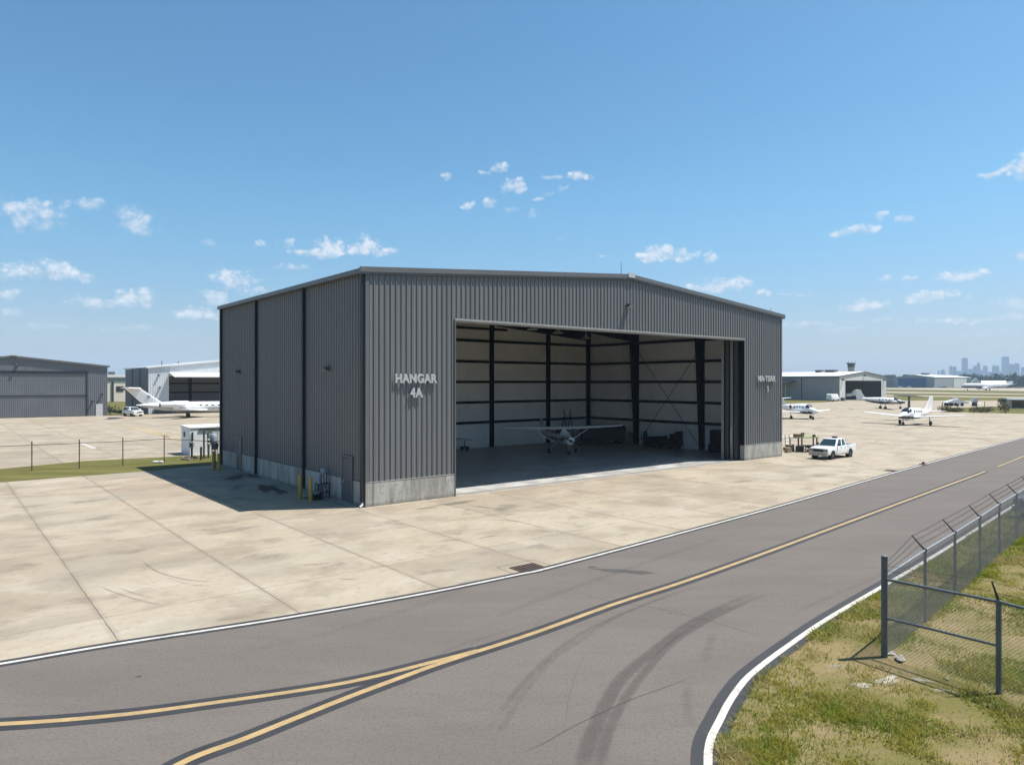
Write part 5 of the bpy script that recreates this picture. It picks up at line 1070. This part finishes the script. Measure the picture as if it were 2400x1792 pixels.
T = thing('meter_post', 'dark timber post with a pale meter box on top, left of the shed front', 'meter post', G(449.7, 1074.9)); m = MB(); m.lathe([(.08, 0), (.08, .95), (.01, .96)], n=10); obj('post', m, M_brown, T); obj('meter_box', MB().box(-.16, .16, -.12, .1, .88, 1.3), M_frame, T); obj('gauge', MB().lathe([(.01, -.16), (.1, -.16), (.1, -.121), (.01, -.121)], (0, 0, 1.1), 'y', 12), M_blk, T)
post(471.4, 1077.5, 1.02, 'short bare dark timber post in the grass before the white shed', .085)
T = thing('utility_rack', 'tall pipe rack with a blue-grey cylinder standing before the white shed', 'utility rack', G(478, 1074), A)
obj('upright', MB().tube((0, 0, 0), (0, 0, 2.15), .07, n=8), M_blk, T); obj('upright', MB().tube((.35, .05, 0), (.3, .05, 2.0), .06, n=8), M_blk, T)
for z in (.95, 1.3): obj('rail', MB().tube((.3, .05, z), (1.35, .05, z + .03), .03, n=6), M_blk, T)
obj('end_bar', MB().tube((1.35, .05, .98), (1.3, .05, 1.36), .04, n=6), M_blk, T); m = MB(); m.lathe([(.01, .98), (.27, 1.0), (.3, 1.1), (.3, 1.75), (.24, 1.85), (.01, 1.88)], (.85, .35, 0), n=16); obj('cylinder', m, M_tank, T, smooth=40)
obj('valve', MB().blob((.33, -.04, 1.42), .11, (1, 1, 1), 3), M_frame, T); obj('valve', MB().blob((.34, -.04, 1.12), .12, (1, 1, 1), 4), M_frame, T)
T = thing('meter_post', 'dark meter box on a thin post right behind the yellow bollard', 'meter post', G(504, 1096)); obj('post', MB().tube((0, 0, 0), (0, 0, 1.3), .05, n=8), M_blk, T); m = MB(); m.prism([(-.2, -.15, 1.3), (.14, -.15, 1.3), (.2, -.15, 1.72), (-.14, -.15, 1.72)], (0, .28, 0)); obj('meter_box', m, M_blk, T)
post(509.5, 1081, 2.75, 'thin pale pole in front of the white shed by the hangar corner', .025, M_frame, 'pole')
for k, (u, v, r) in enumerate(((437, 1077, .3), (446, 1078, .25), (455, 1074, .22))):
    m = MB(); m.blob((0, 0, r * .25), r, (1.2, .9, .6), 20 + k, 9, 5, .3); tag(obj('rock', m, mat('brown_rock', (.2, .16, .12), .9, var=.3, scale=6), loc=G(u, v)), ('left brown rock at the foot of the post left of the shed', 'middle brown rock at the foot of the post left of the shed', 'right brown rock at the foot of the post left of the shed')[k], 'rock', 'rocks by the white shed')
T = tag(obj('pipe', MB().tube((-.35, 0, .09), (.35, .1, .09), .085, n=10), M_shed, loc=G(370, 1085)), 'short white pipe lying on the grass strip under the low fence', 'pipe')
m = MB()
for i, (a, b, z) in enumerate((((271, 995), (395, 1024), .05), ((318, 1001), (430, 1034), .05), ((335, 1001), (432, 1027), .05))):
    p0, p1 = G(*a), G(*b); wv_ = (p1 - p0).normalized().cross(Vector((0, 0, 1))) * .14; m.add([(p0 - wv_) + Vector((0, 0, .006)), (p1 - wv_) + Vector((0, 0, .006)), (p1 + wv_) + Vector((0, 0, .006)), (p0 + wv_) + Vector((0, 0, .006))], [(0, 1, 2, 3)])
structure('apron_lines', m, mat('faded_yellow_apron_paint', (.55, .42, .20), .8, var=.3, scale=1.5))
m = MB(); p0, p1 = G(190, 1038), G(222, 1050); wv_ = (p1 - p0).normalized().cross(Vector((0, 0, 1))) * .18; m.add([p0 - wv_ + Vector((0, 0, .006)), p1 - wv_ + Vector((0, 0, .006)), p1 + wv_ + Vector((0, 0, .006)), p0 + wv_ + Vector((0, 0, .006))], [(0, 1, 2, 3)]); structure('apron_lines', m, M_white)

# ------------------------------------------------------------------ foliage
def leaf_mat(name, a, b):
    m, t, p = base_mat(name); n = t.noise(t.new('ShaderNodeTexCoord').outputs['Object'], 1.2, 4, .7); t.l.new(t.mix(t.ramp(n, .35, .65), a, b), p.inputs['Base Color']); p.inputs['Roughness'].default_value = .7; p.inputs['Specular IOR Level'].default_value = .25; return m
M_leaf1 = leaf_mat('dark_green_leaves', (.03, .055, .02), (.06, .085, .03)); M_leaf2 = leaf_mat('dry_green_leaves', (.11, .11, .045), (.24, .20, .10)); M_bark = mat('grey_bark', (.16, .13, .1), .9, var=.3)
def leaves(mb, blobs, n, size, rr):
    "n leaf clumps scattered through the blobs (centre, radii)"
    tot = sum(b[1][0] * b[1][1] * b[1][2] for b in blobs)
    for c, r in blobs:
        for _ in range(max(3, int(n * r[0] * r[1] * r[2] / tot))):
            d = Vector((rr.gauss(0, 1), rr.gauss(0, 1), rr.gauss(0, 1))).normalized() * rr.uniform(.45, 1.05); p = Vector((c[0] + d.x * r[0], c[1] + d.y * r[1], c[2] + d.z * r[2]))
            if p.z < .02: continue
            s = size * rr.uniform(.5, 1.3); a = Vector((rr.gauss(0, 1), rr.gauss(0, 1), rr.gauss(0, .7))).normalized(); b = a.orthogonal().normalized(); q = a.cross(b)
            mb.add([p - b * s, p + q * s * .6, p + b * s, p - q * s * .6], [(0, 1, 2, 3)])
    return mb
def bush(loc, r, h, lab, m_=M_leaf2, seed=0, group=None, n=380, stem=False):
    rr = random.Random(seed); T = thing('bush', lab, 'bush', loc, 0, group)
    bl = [((rr.uniform(-.6, .6) * r, rr.uniform(-.4, .4) * r, h * rr.uniform(.35, .65)), (r * rr.uniform(.4, .65), r * rr.uniform(.4, .6), h * rr.uniform(.3, .45))) for _ in range(5)]
    if stem: bl = [(((b[0][0]) * .6, b[0][1] * .6, h * .72), (r * .6, r * .6, h * .25)) for b in bl]
    obj('foliage', leaves(MB(), bl, n, max(.04, r * .09), rr), m_, T)
    s = MB()
    for k in range(4): s.tube((0, 0, 0), (rr.uniform(-.4, .4) * r, rr.uniform(-.3, .3) * r, h * .7), .02 + .015 * r, .01, 5)
    obj('stems', s, M_bark, T); return T
GB = 'bushes along the grass island on the right'
for k, (u, v, r, h, lab) in enumerate(((2214, 965.0, 1.7, 1.5, 'leftmost dry bush on the grass island right of the nearest white plane'), (2226, 965.2, 1.5, 1.0, 'second dry bush from the left on the grass island'), (2238, 965.4, 1.5, 1.1, 'third dry bush from the left, under the white trailer'), (2248, 965.6, 1.4, 1.0, 'fourth dry bush from the left on the grass island'),
   (2284, 966.4, 1.5, 1.3, 'dry bush right below the white sign box on the grass island'), (2301, 967, 1.7, 1.0, 'low dry bush between the sign box and the palm-like bushes'), (2315, 967.2, 1.5, 1.4, 'tall rounded dry bush right of the low one on the island'))):
    bush(G(u, v), r, h, lab, seed=k, group=GB)
bush(G(2356, 967.8), 1.5, 2.4, 'tall ragged bush before the flat-roofed kiosk', seed=11, group=GB, n=420); bush(G(2365, 964.5), 1.0, 2.4, 'slim ragged bush leaning beside the kiosk wall', seed=12, group=GB); bush(G(2352, 957.5), 1.4, 2.6, 'round-topped small tree behind the ragged bush by the kiosk', M_leaf1, 13, GB, 420, True)
bush(G(258.5, 971.6), 1.5, 1.9, 'small green bush by the corner of the far left grey hangar', M_leaf1, 21)
# distant wood
rr = random.Random(5); wood = MB(); bl = []
for k in range(170):
    x = rr.uniform(585, 1250) if k < 130 else rr.uniform(1250, 1700); y = rr.uniform(930, 1120); h = rr.uniform(10, 17) + 3 * math.sin(x * .03); r = rr.uniform(8, 15); bl.append(((x, y, h * .5), (r, r * .7, h * .55)))
leaves(wood, bl, 42000, 1.6, rr)
for c, r in bl[::2]: wood.tube((c[0], c[1], -.05), (c[0], c[1], c[2]), .5, .25, 5)
tag(obj('treeline', wood, M_leaf1), kind='stuff')
# ------------------------------------------------------------------ city skyline
M_tw = [mat('haze_blue_tower_glass', (.06, .14, .24), .35, var=.15, scale=.03), mat('haze_blue_tower_stone', (.09, .16, .25), .6, var=.12, scale=.03), mat('haze_slate_tower_glass', (.05, .11, .21), .3, var=.15, scale=.03)]  # distance haze is put into these tower colours as extra blue
SK = [(815, 845, 340, 'low slim tower at the left end of the hazy city skyline', 0), (862, 925, 318, 'rounded low tower second from the left of the hazy skyline', 1), (880, 942, 376, 'squat block at the foot of the rounded low tower', 0), (1000, 1058, 262, 'left half of the notched pair of towers in the skyline', 0), (1062, 1115, 272, 'right half of the notched pair of towers in the skyline', 0),
 (1118, 1200, 345, 'low wide block between the notched pair and the tall slab', 0), (1205, 1296, 133, 'tall flat-topped slab tower, second tallest of the skyline', 0), (1298, 1388, 312, 'low block right of the tall flat-topped slab tower', 0), (1388, 1442, 262, 'stepped shoulder left of the crowned tower', 0), (1442, 1503, 206, 'slim tower with a stepped crown in mid skyline', 2),
 (1505, 1548, 330, 'low block right of the stepped-crown tower', 0), (1550, 1620, 255, 'rounded medium tower right of the stepped-crown tower', 1), (1622, 1702, 360, 'lowest wide block in the right half of the skyline', 0), (1704, 1803, 235, 'broad tower with a shallow pointed top in the skyline', 3), (1806, 1852, 358, 'low block left of the tallest tower', 0),
 (1854, 1963, 112, 'tallest flat-topped tower of the skyline', 0), (1966, 2046, 234, 'stepped wing right of the tallest tower', 0), (2048, 2133, 215, 'wide shoulder tower right of the stepped wing', 1), (2164, 2225, 285, 'pale block at the right end of the visible skyline', 0)]
for k, (a, b, top, lab, kind) in enumerate(SK):
    dep_ = 3900 + 120 * (k % 4); u0, u1, v = 2080 + a / 6.915, 2080 + b / 6.915, 820 + top / 6.915; x0, x1 = (u0 - CX) / F * dep_, (u1 - CX) / F * dep_; h = H + (CY - v) / F * dep_; wd = x1 - x0
    T = thing('tower_block', lab, 'skyscraper', ((x0 + x1) / 2, dep_, -.05), 0, 'towers of the distant city skyline'); mt = M_tw[k % 3]; ang = R(-18)
    q = .8; Mz = Matrix.Rotation(ang, 4, 'Z'); ww = wd * q / 2 / 1.02
    if kind == 2: obj('shaft', MB().box(-ww, ww, -ww, ww, 0, h * .86, Mz), mt, T); obj('crown', MB().box(-ww * .72, ww * .72, -ww * .72, ww * .72, h * .861, h * .96, Mz), mt, T); obj('crown', MB().box(-ww * .4, ww * .4, -ww * .4, ww * .4, h * .961, h, Mz), mt, T)
    elif kind == 1: obj('shaft', MB().box(-ww, ww, -ww, ww, 0, h * .93, Mz), mt, T); obj('crown', MB().box(-ww * .8, ww * .8, -ww * .8, ww * .8, h * .931, h, Mz), mt, T)
    elif kind == 3:
        obj('shaft', MB().box(-ww, ww, -ww, ww, 0, h * .92, Mz), mt, T); m = MB(); m.loft([[Mz @ Vector((sx * ww * k_, sy * ww * k_, z)) for sx, sy in ((1, 1), (-1, 1), (-1, -1), (1, -1))] for k_, z in ((1, h * .921), (.45, h))]); obj('crown', m, mt, T)
    else: obj('shaft', MB().box(-ww, ww, -ww, ww, 0, h, Mz), mt, T); obj('roof_plant', MB().box(-ww * .5, ww * .5, -ww * .5, ww * .5, h + .01, h + 2.5, Mz), mt, T)
# ------------------------------------------------------------------ trailer, sign box, kiosk on the right
T = thing('trailer', 'low white trailer with four dark wheels on the concrete behind the bushes', 'trailer', G(2240, 951), R(-6))
m = MB(); m.loft([[(x, y, z) for y, z in ((-1.1, zb_), (1.1, zb_), (1.1, zt_), (-1.1, zt_))] for x, zb_, zt_ in ((-2.6, .75, .95), (-1.6, .6, 1.35), (0, .55, 1.75), (1.4, .6, 1.3), (2.7, .7, .95))]); obj('bed', m, M_air, T); obj('hatch', MB().box(-.5, .3, -.6, .6, 1.6, 2.0), M_air, T)
for x in (-1.9, -1.4, -.5, 1.0):
    for s in (-1, 1): wheel((x, s * 1.05, .42), .42, .26, T)
obj('drawbar', MB().tube((2.6, 0, .75), (6.0, 0, .6), .09, n=6), M_rail, T)
T = thing('sign_box', 'white cube sign box on a dark pedestal right of the white trailer', 'sign', G(2284, 951.5)); obj('pedestal', MB().box(-.45, .45, -.4, .4, 0, 1.0), M_blk, T); obj('box', MB().box(-.6, .6, -.5, .5, 1.01, 2.0), M_wdoor, T)
for u, v, h, lab in ((2208.5, 960, 1.7, 'thin dark post at the left end of the grass island'), (2244, 960.5, 1.0, 'thin dark post under the white trailer on the grass island'), (2308, 956, 1.5, 'thin dark post alone right of the sign box')): post(u, v, h, lab, .07, M_blk)
T = thing('kiosk', 'small kiosk with flat white roof and dark glass at the right edge', 'kiosk', G(2366, 957), R(-14))
obj('wall', MB().box(0, 9, 0, 4, 0, 1.9), M_cream, T); obj('window', MB().box(.5, 2.9, -.06, -.01, .2, 1.8), M_glass, T); obj('window', MB().box(4.6, 6.2, -.06, -.01, .3, 1.7), M_glass, T); obj('roof', MB().box(-.2, 10, -.8, 4.5, 1.92, 2.25), M_roofw, T)
for x in (3.1, 4.2): obj('pillar', MB().box(x, x + .25, -.25, -.07, 0, 1.9), M_bside, T)
T = thing('van', 'rounded white van parked by the side wall of the pale right hangar', 'van', G(1952, 939.6), R(38))
m = MB(); m.loft([[(x, -1 * w_, .4), (x, w_, .4), (x, w_ * 1.02, 1.2), (x, w_ * .8, z), (x, -w_ * .8, z), (x, -w_ * 1.02, 1.2)] for x, w_, z in ((2.5, .8, 1.0), (2.3, .95, 1.3), (1.6, 1.0, 2.2), (1.2, 1.0, 2.35), (-2.2, 1.0, 2.35), (-2.5, .9, 2.1))]); obj('body', m, M_carw, T, smooth=30)
face_panel([(2.28, -.85, 1.32), (2.28, .85, 1.32), (1.62, .75, 2.18), (1.62, -.75, 2.18)], .05, .02, M_wind, 'windshield', T)
for x in (-1.5, 1.5):
    for s in (-1, 1): wheel((x, s * .95, .36), .36, .25, T)
for k, (u, v, lab) in enumerate(((1973, 939.4, 'left dark barrel at the corner of the pale right hangar'), (1979, 939.2, 'right pale barrel at the corner of the pale right hangar'))): m = MB(); m.lathe([(.38, 0), (.4, .05), (.38, .5), (.4, .55), (.38, 1.1), (.01, 1.1)], n=12); tag(obj('barrel', m, (M_blk, M_frame)[k], loc=G(u, v), smooth=40), lab, 'barrel', 'barrels at the hangar corner')
# ------------------------------------------------------------------ workbench group beside the pickup
M_green = mat('green_bench_top', (.38, .42, .14), .6, var=.15); M_card_ = mat('cardboard', (.42, .30, .18), .85, var=.1); M_wood = mat('pale_wood_panel', (.55, .45, .32), .8, var=.15, scale=4); M_crate = mat('brown_crate_wood', (.36, .23, .11), .8, var=.2, scale=4)
e1 = Vector((math.cos(A), math.sin(A), 0)); bO = G(1889, 1057.5)
WB = thing('workbench', 'tall workbench with a yellow-green top and dark legs behind the pickup', 'workbench', bO, R(8)); obj('bench_top', MB().box(-1.35, 1.05, -.35, .35, 1.2, 1.26), M_green, WB)
for x in (-.55, .85):
    for y in (-.28, .28): obj('leg', MB().box(x - .045, x + .045, y - .045, y + .045, 0, 1.2), M_blk, WB)
def on_bench(x, y, z): return bO + Vector((x * math.cos(R(8)) - y * math.sin(R(8)), x * math.sin(R(8)) + y * math.cos(R(8)), z))
def carton(name, loc, rz, sx, sy, sz, lab, cat, mt, lid=True):
    T = thing(name, lab, cat, loc, rz); obj('side_panel', MB().box(-sx / 2, sx / 2, -sy / 2, sy / 2, 0, sz), mt, T)
    if lid: m = MB(); m.box(-sx / 2 - .01, -.006, -sy / 2 - .01, sy / 2 + .01, sz + .001, sz + .015); m.box(.006, sx / 2 + .01, -sy / 2 - .01, sy / 2 + .01, sz + .001, sz + .015); obj('flap', m, mt, T)
    return T
carton('cardboard_box', on_bench(-.82, 0, 1.262), R(8), .52, .4, .26, 'brown cardboard box on the left end of the green workbench', 'box', M_card_)
T = thing('potted_plant', 'green bushy plant in a low pot on the workbench beside the box', 'plant', on_bench(-.32, 0, 1.262)); m = MB(); m.lathe([(.09, 0), (.13, .12), (.12, .12), (.01, .1)], n=12); obj('pot', m, M_card_, T); obj('foliage', leaves(MB(), [((0, 0, .24), (.2, .18, .15))], 120, .05, random.Random(3)), leaf_mat('bright_green_leaves', (.09, .13, .03), (.15, .18, .05)), T)
carton('tool_case', on_bench(.75, 0, 1.262), R(8), .18, .22, .18, 'small black case on the right end of the workbench', 'case', M_blk)
carton('storage_bin', bO + Vector((-.75, -.5, 0)), R(8), .5, .5, .52, 'black storage bin standing below the left of the workbench', 'bin', M_black_p)
T = thing('wheelbarrow', 'black tray wheelbarrow under the workbench behind the pickup', 'wheelbarrow', bO + Vector((.35, -.35, 0)), R(8)); m = MB(); m.loft([[(x * k_, y * k_, z) for x, y in ((.75, .3), (-.7, .3), (-.7, -.3), (.75, -.3))] for k_, z in ((.7, .36), (1, .58))]); obj('tray', m, M_black_p, T); wheel((.62, 0, .18), .18, .09, T)
for s in (-1, 1): obj('handle', MB().tube((.5, s * .12, .3), (-1.0, s * .3, .55), .022, n=6), M_brown, T); obj('leg', MB().tube((-.4, s * .2, .36), (-.45, s * .22, 0), .02, n=6), M_blk, T)
bush(bO + Vector((-.15, -.8, 0)), .55, .5, 'low green weed patch at the foot of the workbench, left part', M_leaf2, 31, 'weeds at the foot of the workbench', 120); bush(bO + Vector((.55, -.85, 0)), .6, .55, 'leafy weed patch at the workbench foot beside the pickup nose', M_leaf2, 32, 'weeds at the foot of the workbench', 120)
tag(obj('wood_panel', MB().box(-.11, .11, -.03, .03, 0, .62, Matrix.Rotation(R(-8), 4, 'X')), M_wood, loc=G(1859.5, 1057.5), rz=R(10)), 'pale upright wooden panel left of the black bin', 'panel')
carton('cardboard_box', G(1847, 1060), R(20), .42, .4, .42, 'pale cardboard box on the ground beside the hangar plinth', 'box', M_wood); carton('wooden_crate', G(1854, 1056.5), R(5), .3, .35, .5, 'brown wooden crate behind the pale ground box', 'crate', M_crate)
T = thing('hand_truck', 'grey upright hand truck standing at the right end of the hangar wall', 'hand truck', G(1846.5, 1055), R(12)); 
for x in (-.22, .22): obj('upright', MB().tube((x, 0, .12), (x * .9, .12, 1.35), .035, n=6), M_rail, T)
for k in range(4): obj('cross_bar', MB().tube((-.21, .02 + .028 * k, .3 + .3 * k), (.21, .02 + .028 * k, .3 + .3 * k), .022, n=6), M_rail, T)
obj('toe_plate', MB().box(-.26, .26, -.28, .02, .03, .05), M_rail, T)
for s in (-1, 1): m = MB(); m.lathe([(.05, s * .24), (.14, s * .24), (.14, s * .31), (.05, s * .31)], (0, 0, 0), 'x', 12, Matrix.Translation((0, .12, .14))); obj('wheel', m, M_tyre, T)
obj('motor', MB().box(-.2, .2, -.22, -.02, .06, .5), M_blk, T)
T = thing('pipe_stand', 'low stand of horizontal pipes against the right end of the hangar', 'pipe stand', G(1838, 1050), R(12))
for x in (-.5, .65): obj('leg', MB().tube((x, 0, 0), (x, 0, 1.05), .03, n=6), M_blk, T)
for z in (.7, 1.0): obj('pipe', MB().tube((-.7, 0, z + .04), (1.1, 0, z + .04), .03, n=6), M_rail, T)

# ------------------------------------------------------------------ things inside the hangar
def inside(u, v): return G(u, v)
T = thing('covered_cart', 'long dark covered cart along the back wall behind the plane wing', 'cart', G(1414, 1038), R(6)); m = MB(); m.loft([[(x, -.8, .3), (x, .8, .3), (x, .85, z * .8), (x, .6, z), (x, -.6, z), (x, -.85, z * .8)] for x, z in ((-2.2, 1.35), (-1.9, 1.75), (1.6, 1.85), (2.1, 1.7))]); obj('cover', m, M_bk, T, smooth=30)
for x in (-1.6, 1.5):
    for s in (-1, 1): wheel((x, s * .8, .26), .26, .18, T)
obj('tow_bar', MB().tube((2.1, 0, .4), (3.2, 0, .3), .04, n=6), M_strut, T)
T = thing('wooden_crate', 'brown wooden crate by the right wall next to the tapered column', 'crate', G(1482, 1038.5), A + R(-30)); obj('side_panel', MB().box(-.72, .72, -.4, .4, .05, 1.1), M_crate, T)
for x in (-.78, .66): obj('batten', MB().box(x, x + .12, -.46, .46, .0, 1.16), M_wood, T)
T = thing('gas_trolley', 'gas cylinders on a trolley beside the right wall right of the column', 'trolley', HW(36.2, 13.2), A)
for x in (-.14, .16): m = MB(); m.lathe([(.12, .12), (.12, 1.1), (.05, 1.25), (.05, 1.4), (.005, 1.42)], (x, 0, 0), n=12); obj('cylinder', m, M_bk, T, smooth=40)
obj('trolley_frame', MB().tube((-.3, .16, .1), (-.3, .2, 1.3), .025, n=6).tube((.3, .16, .1), (.3, .2, 1.3), .025, n=6).tube((-.3, .2, 1.3), (.3, .2, 1.3), .025, n=6).box(-.32, .32, -.15, .2, .06, .1), M_steel, T)
T = thing('tow_tractor', 'dark aircraft tow tractor parked along the right wall between the columns', 'tractor', HW(35.7, 10.4), A + R(92)); obj('chassis', MB().box(-1.5, 1.5, -.62, .62, .28, .72), M_bk, T); m = MB(); m.prism([(.2, -.55, .722), (1.45, -.55, .722), (1.35, -.55, 1.0), (.3, -.55, 1.08)], (0, 1.1, 0)); obj('engine_cover', m, M_bk, T); obj('seat', MB().box(-.75, -.25, -.4, .4, .722, .9).box(-.85, -.75, -.4, .4, .722, 1.35), M_bk, T)
obj('steering_wheel', MB().lathe([(.16, 0), (.19, .01), (.16, .02)], (.05, 0, 1.15), n=14), M_bk, T); obj('mast', MB().box(-1.5, -1.38, -.55, .55, .722, 1.6), M_bk, T)
for x in (-1.0, 1.0):
    for s in (-1, 1): wheel((x, s * .56, .3), .3, .2, T)
for y in (-.4, .4): obj('headlight', MB().lathe([(.01, 1.5), (.09, 1.5), (.09, 1.54), (.01, 1.55)], (0, y, .55), 'x', 12), M_lens, T)
T = thing('tool_chest', 'low dark tool chest on wheels next to the tow tractor', 'tool chest', HW(36.1, 12.4), A); obj('cabinet', MB().box(-.5, .5, -.35, .35, .12, .85), M_bk, T)
for k in range(3): obj('drawer', MB().box(-.47, .47, -.39, -.352, .16 + .23 * k, .37 + .23 * k), M_lamp, T)
obj('worktop', MB().box(-.53, .53, -.38, .38, .851, .9), M_crate, T)
T = thing('cabinet', 'tall black cabinet against the right wall beside the stacked door leaves', 'cabinet', HW(36.4, 5.2), A); obj('carcass', MB().box(-.45, .45, -.6, .6, .05, 1.9), M_bk, T)
for y in (-.58, .01): obj('door', MB().box(-.5, -.452, y, y + .57, .1, 1.85), M_bk, T)
obj('base_tray', MB().box(-.75, -.46, -.55, .55, .05, .7), M_bk, T)
T = thing('step_ladder', 'tall narrow wheeled ladder standing behind the plane at the back wall', 'ladder', HW(33.0, 20.5), A)
for x in (-.42, .42): obj('rail', MB().tube((x, -.5, 0), (x, .1, 3.3), .045, n=6), M_steel, T); obj('rail', MB().tube((x, .7, 0), (x, .1, 2.6), .035, n=6), M_steel, T)
for k in range(9): z = .3 + .3 * k; obj('rung', MB().box(-.42, .42, -.5 + z * .18 - .08, -.5 + z * .18 + .08, z, z + .03), M_steel, T)
T = thing('tail_dolly', 'small white wing-shaped part on a low dolly by the left of the back wall', 'dolly', HW(20.3, 20.4), A); m = MB(); foil(m, [(.3, -1.2, .9, .6, .12), (.3, 1.6, 1.05, .5, .1)]); ob_ = obj('wing_part', m, M_air, T); obj('frame', MB().box(-.3, .3, -.4, .4, .25, .32).tube((0, 0, .32), (0, 0, .86), .04, n=6), M_steel, T)
for s in (-1, 1): wheel((0, s * .4, .16), .16, .1, T)
# ------------------------------------------------------------------ the air between here and the city
hz = MB().box(-5100, 5100, -290, 6100, -1.05, 190)
hm = bpy.data.materials.new('haze_air'); hm.use_nodes = True; ht = NT(hm.node_tree); hm.node_tree.nodes.remove(hm.node_tree.nodes['Principled BSDF'])
pv = ht.new('ShaderNodeVolumePrincipled'); pv.inputs['Color'].default_value = (.60, .79, 1.0, 1); pv.inputs['Density'].default_value = .000175; pv.inputs['Anisotropy'].default_value = 0.0
ht.l.new(pv.outputs[0], hm.node_tree.nodes['Material Output'].inputs['Volume'])
tag(obj('haze', hz, hm), kind='stuff')
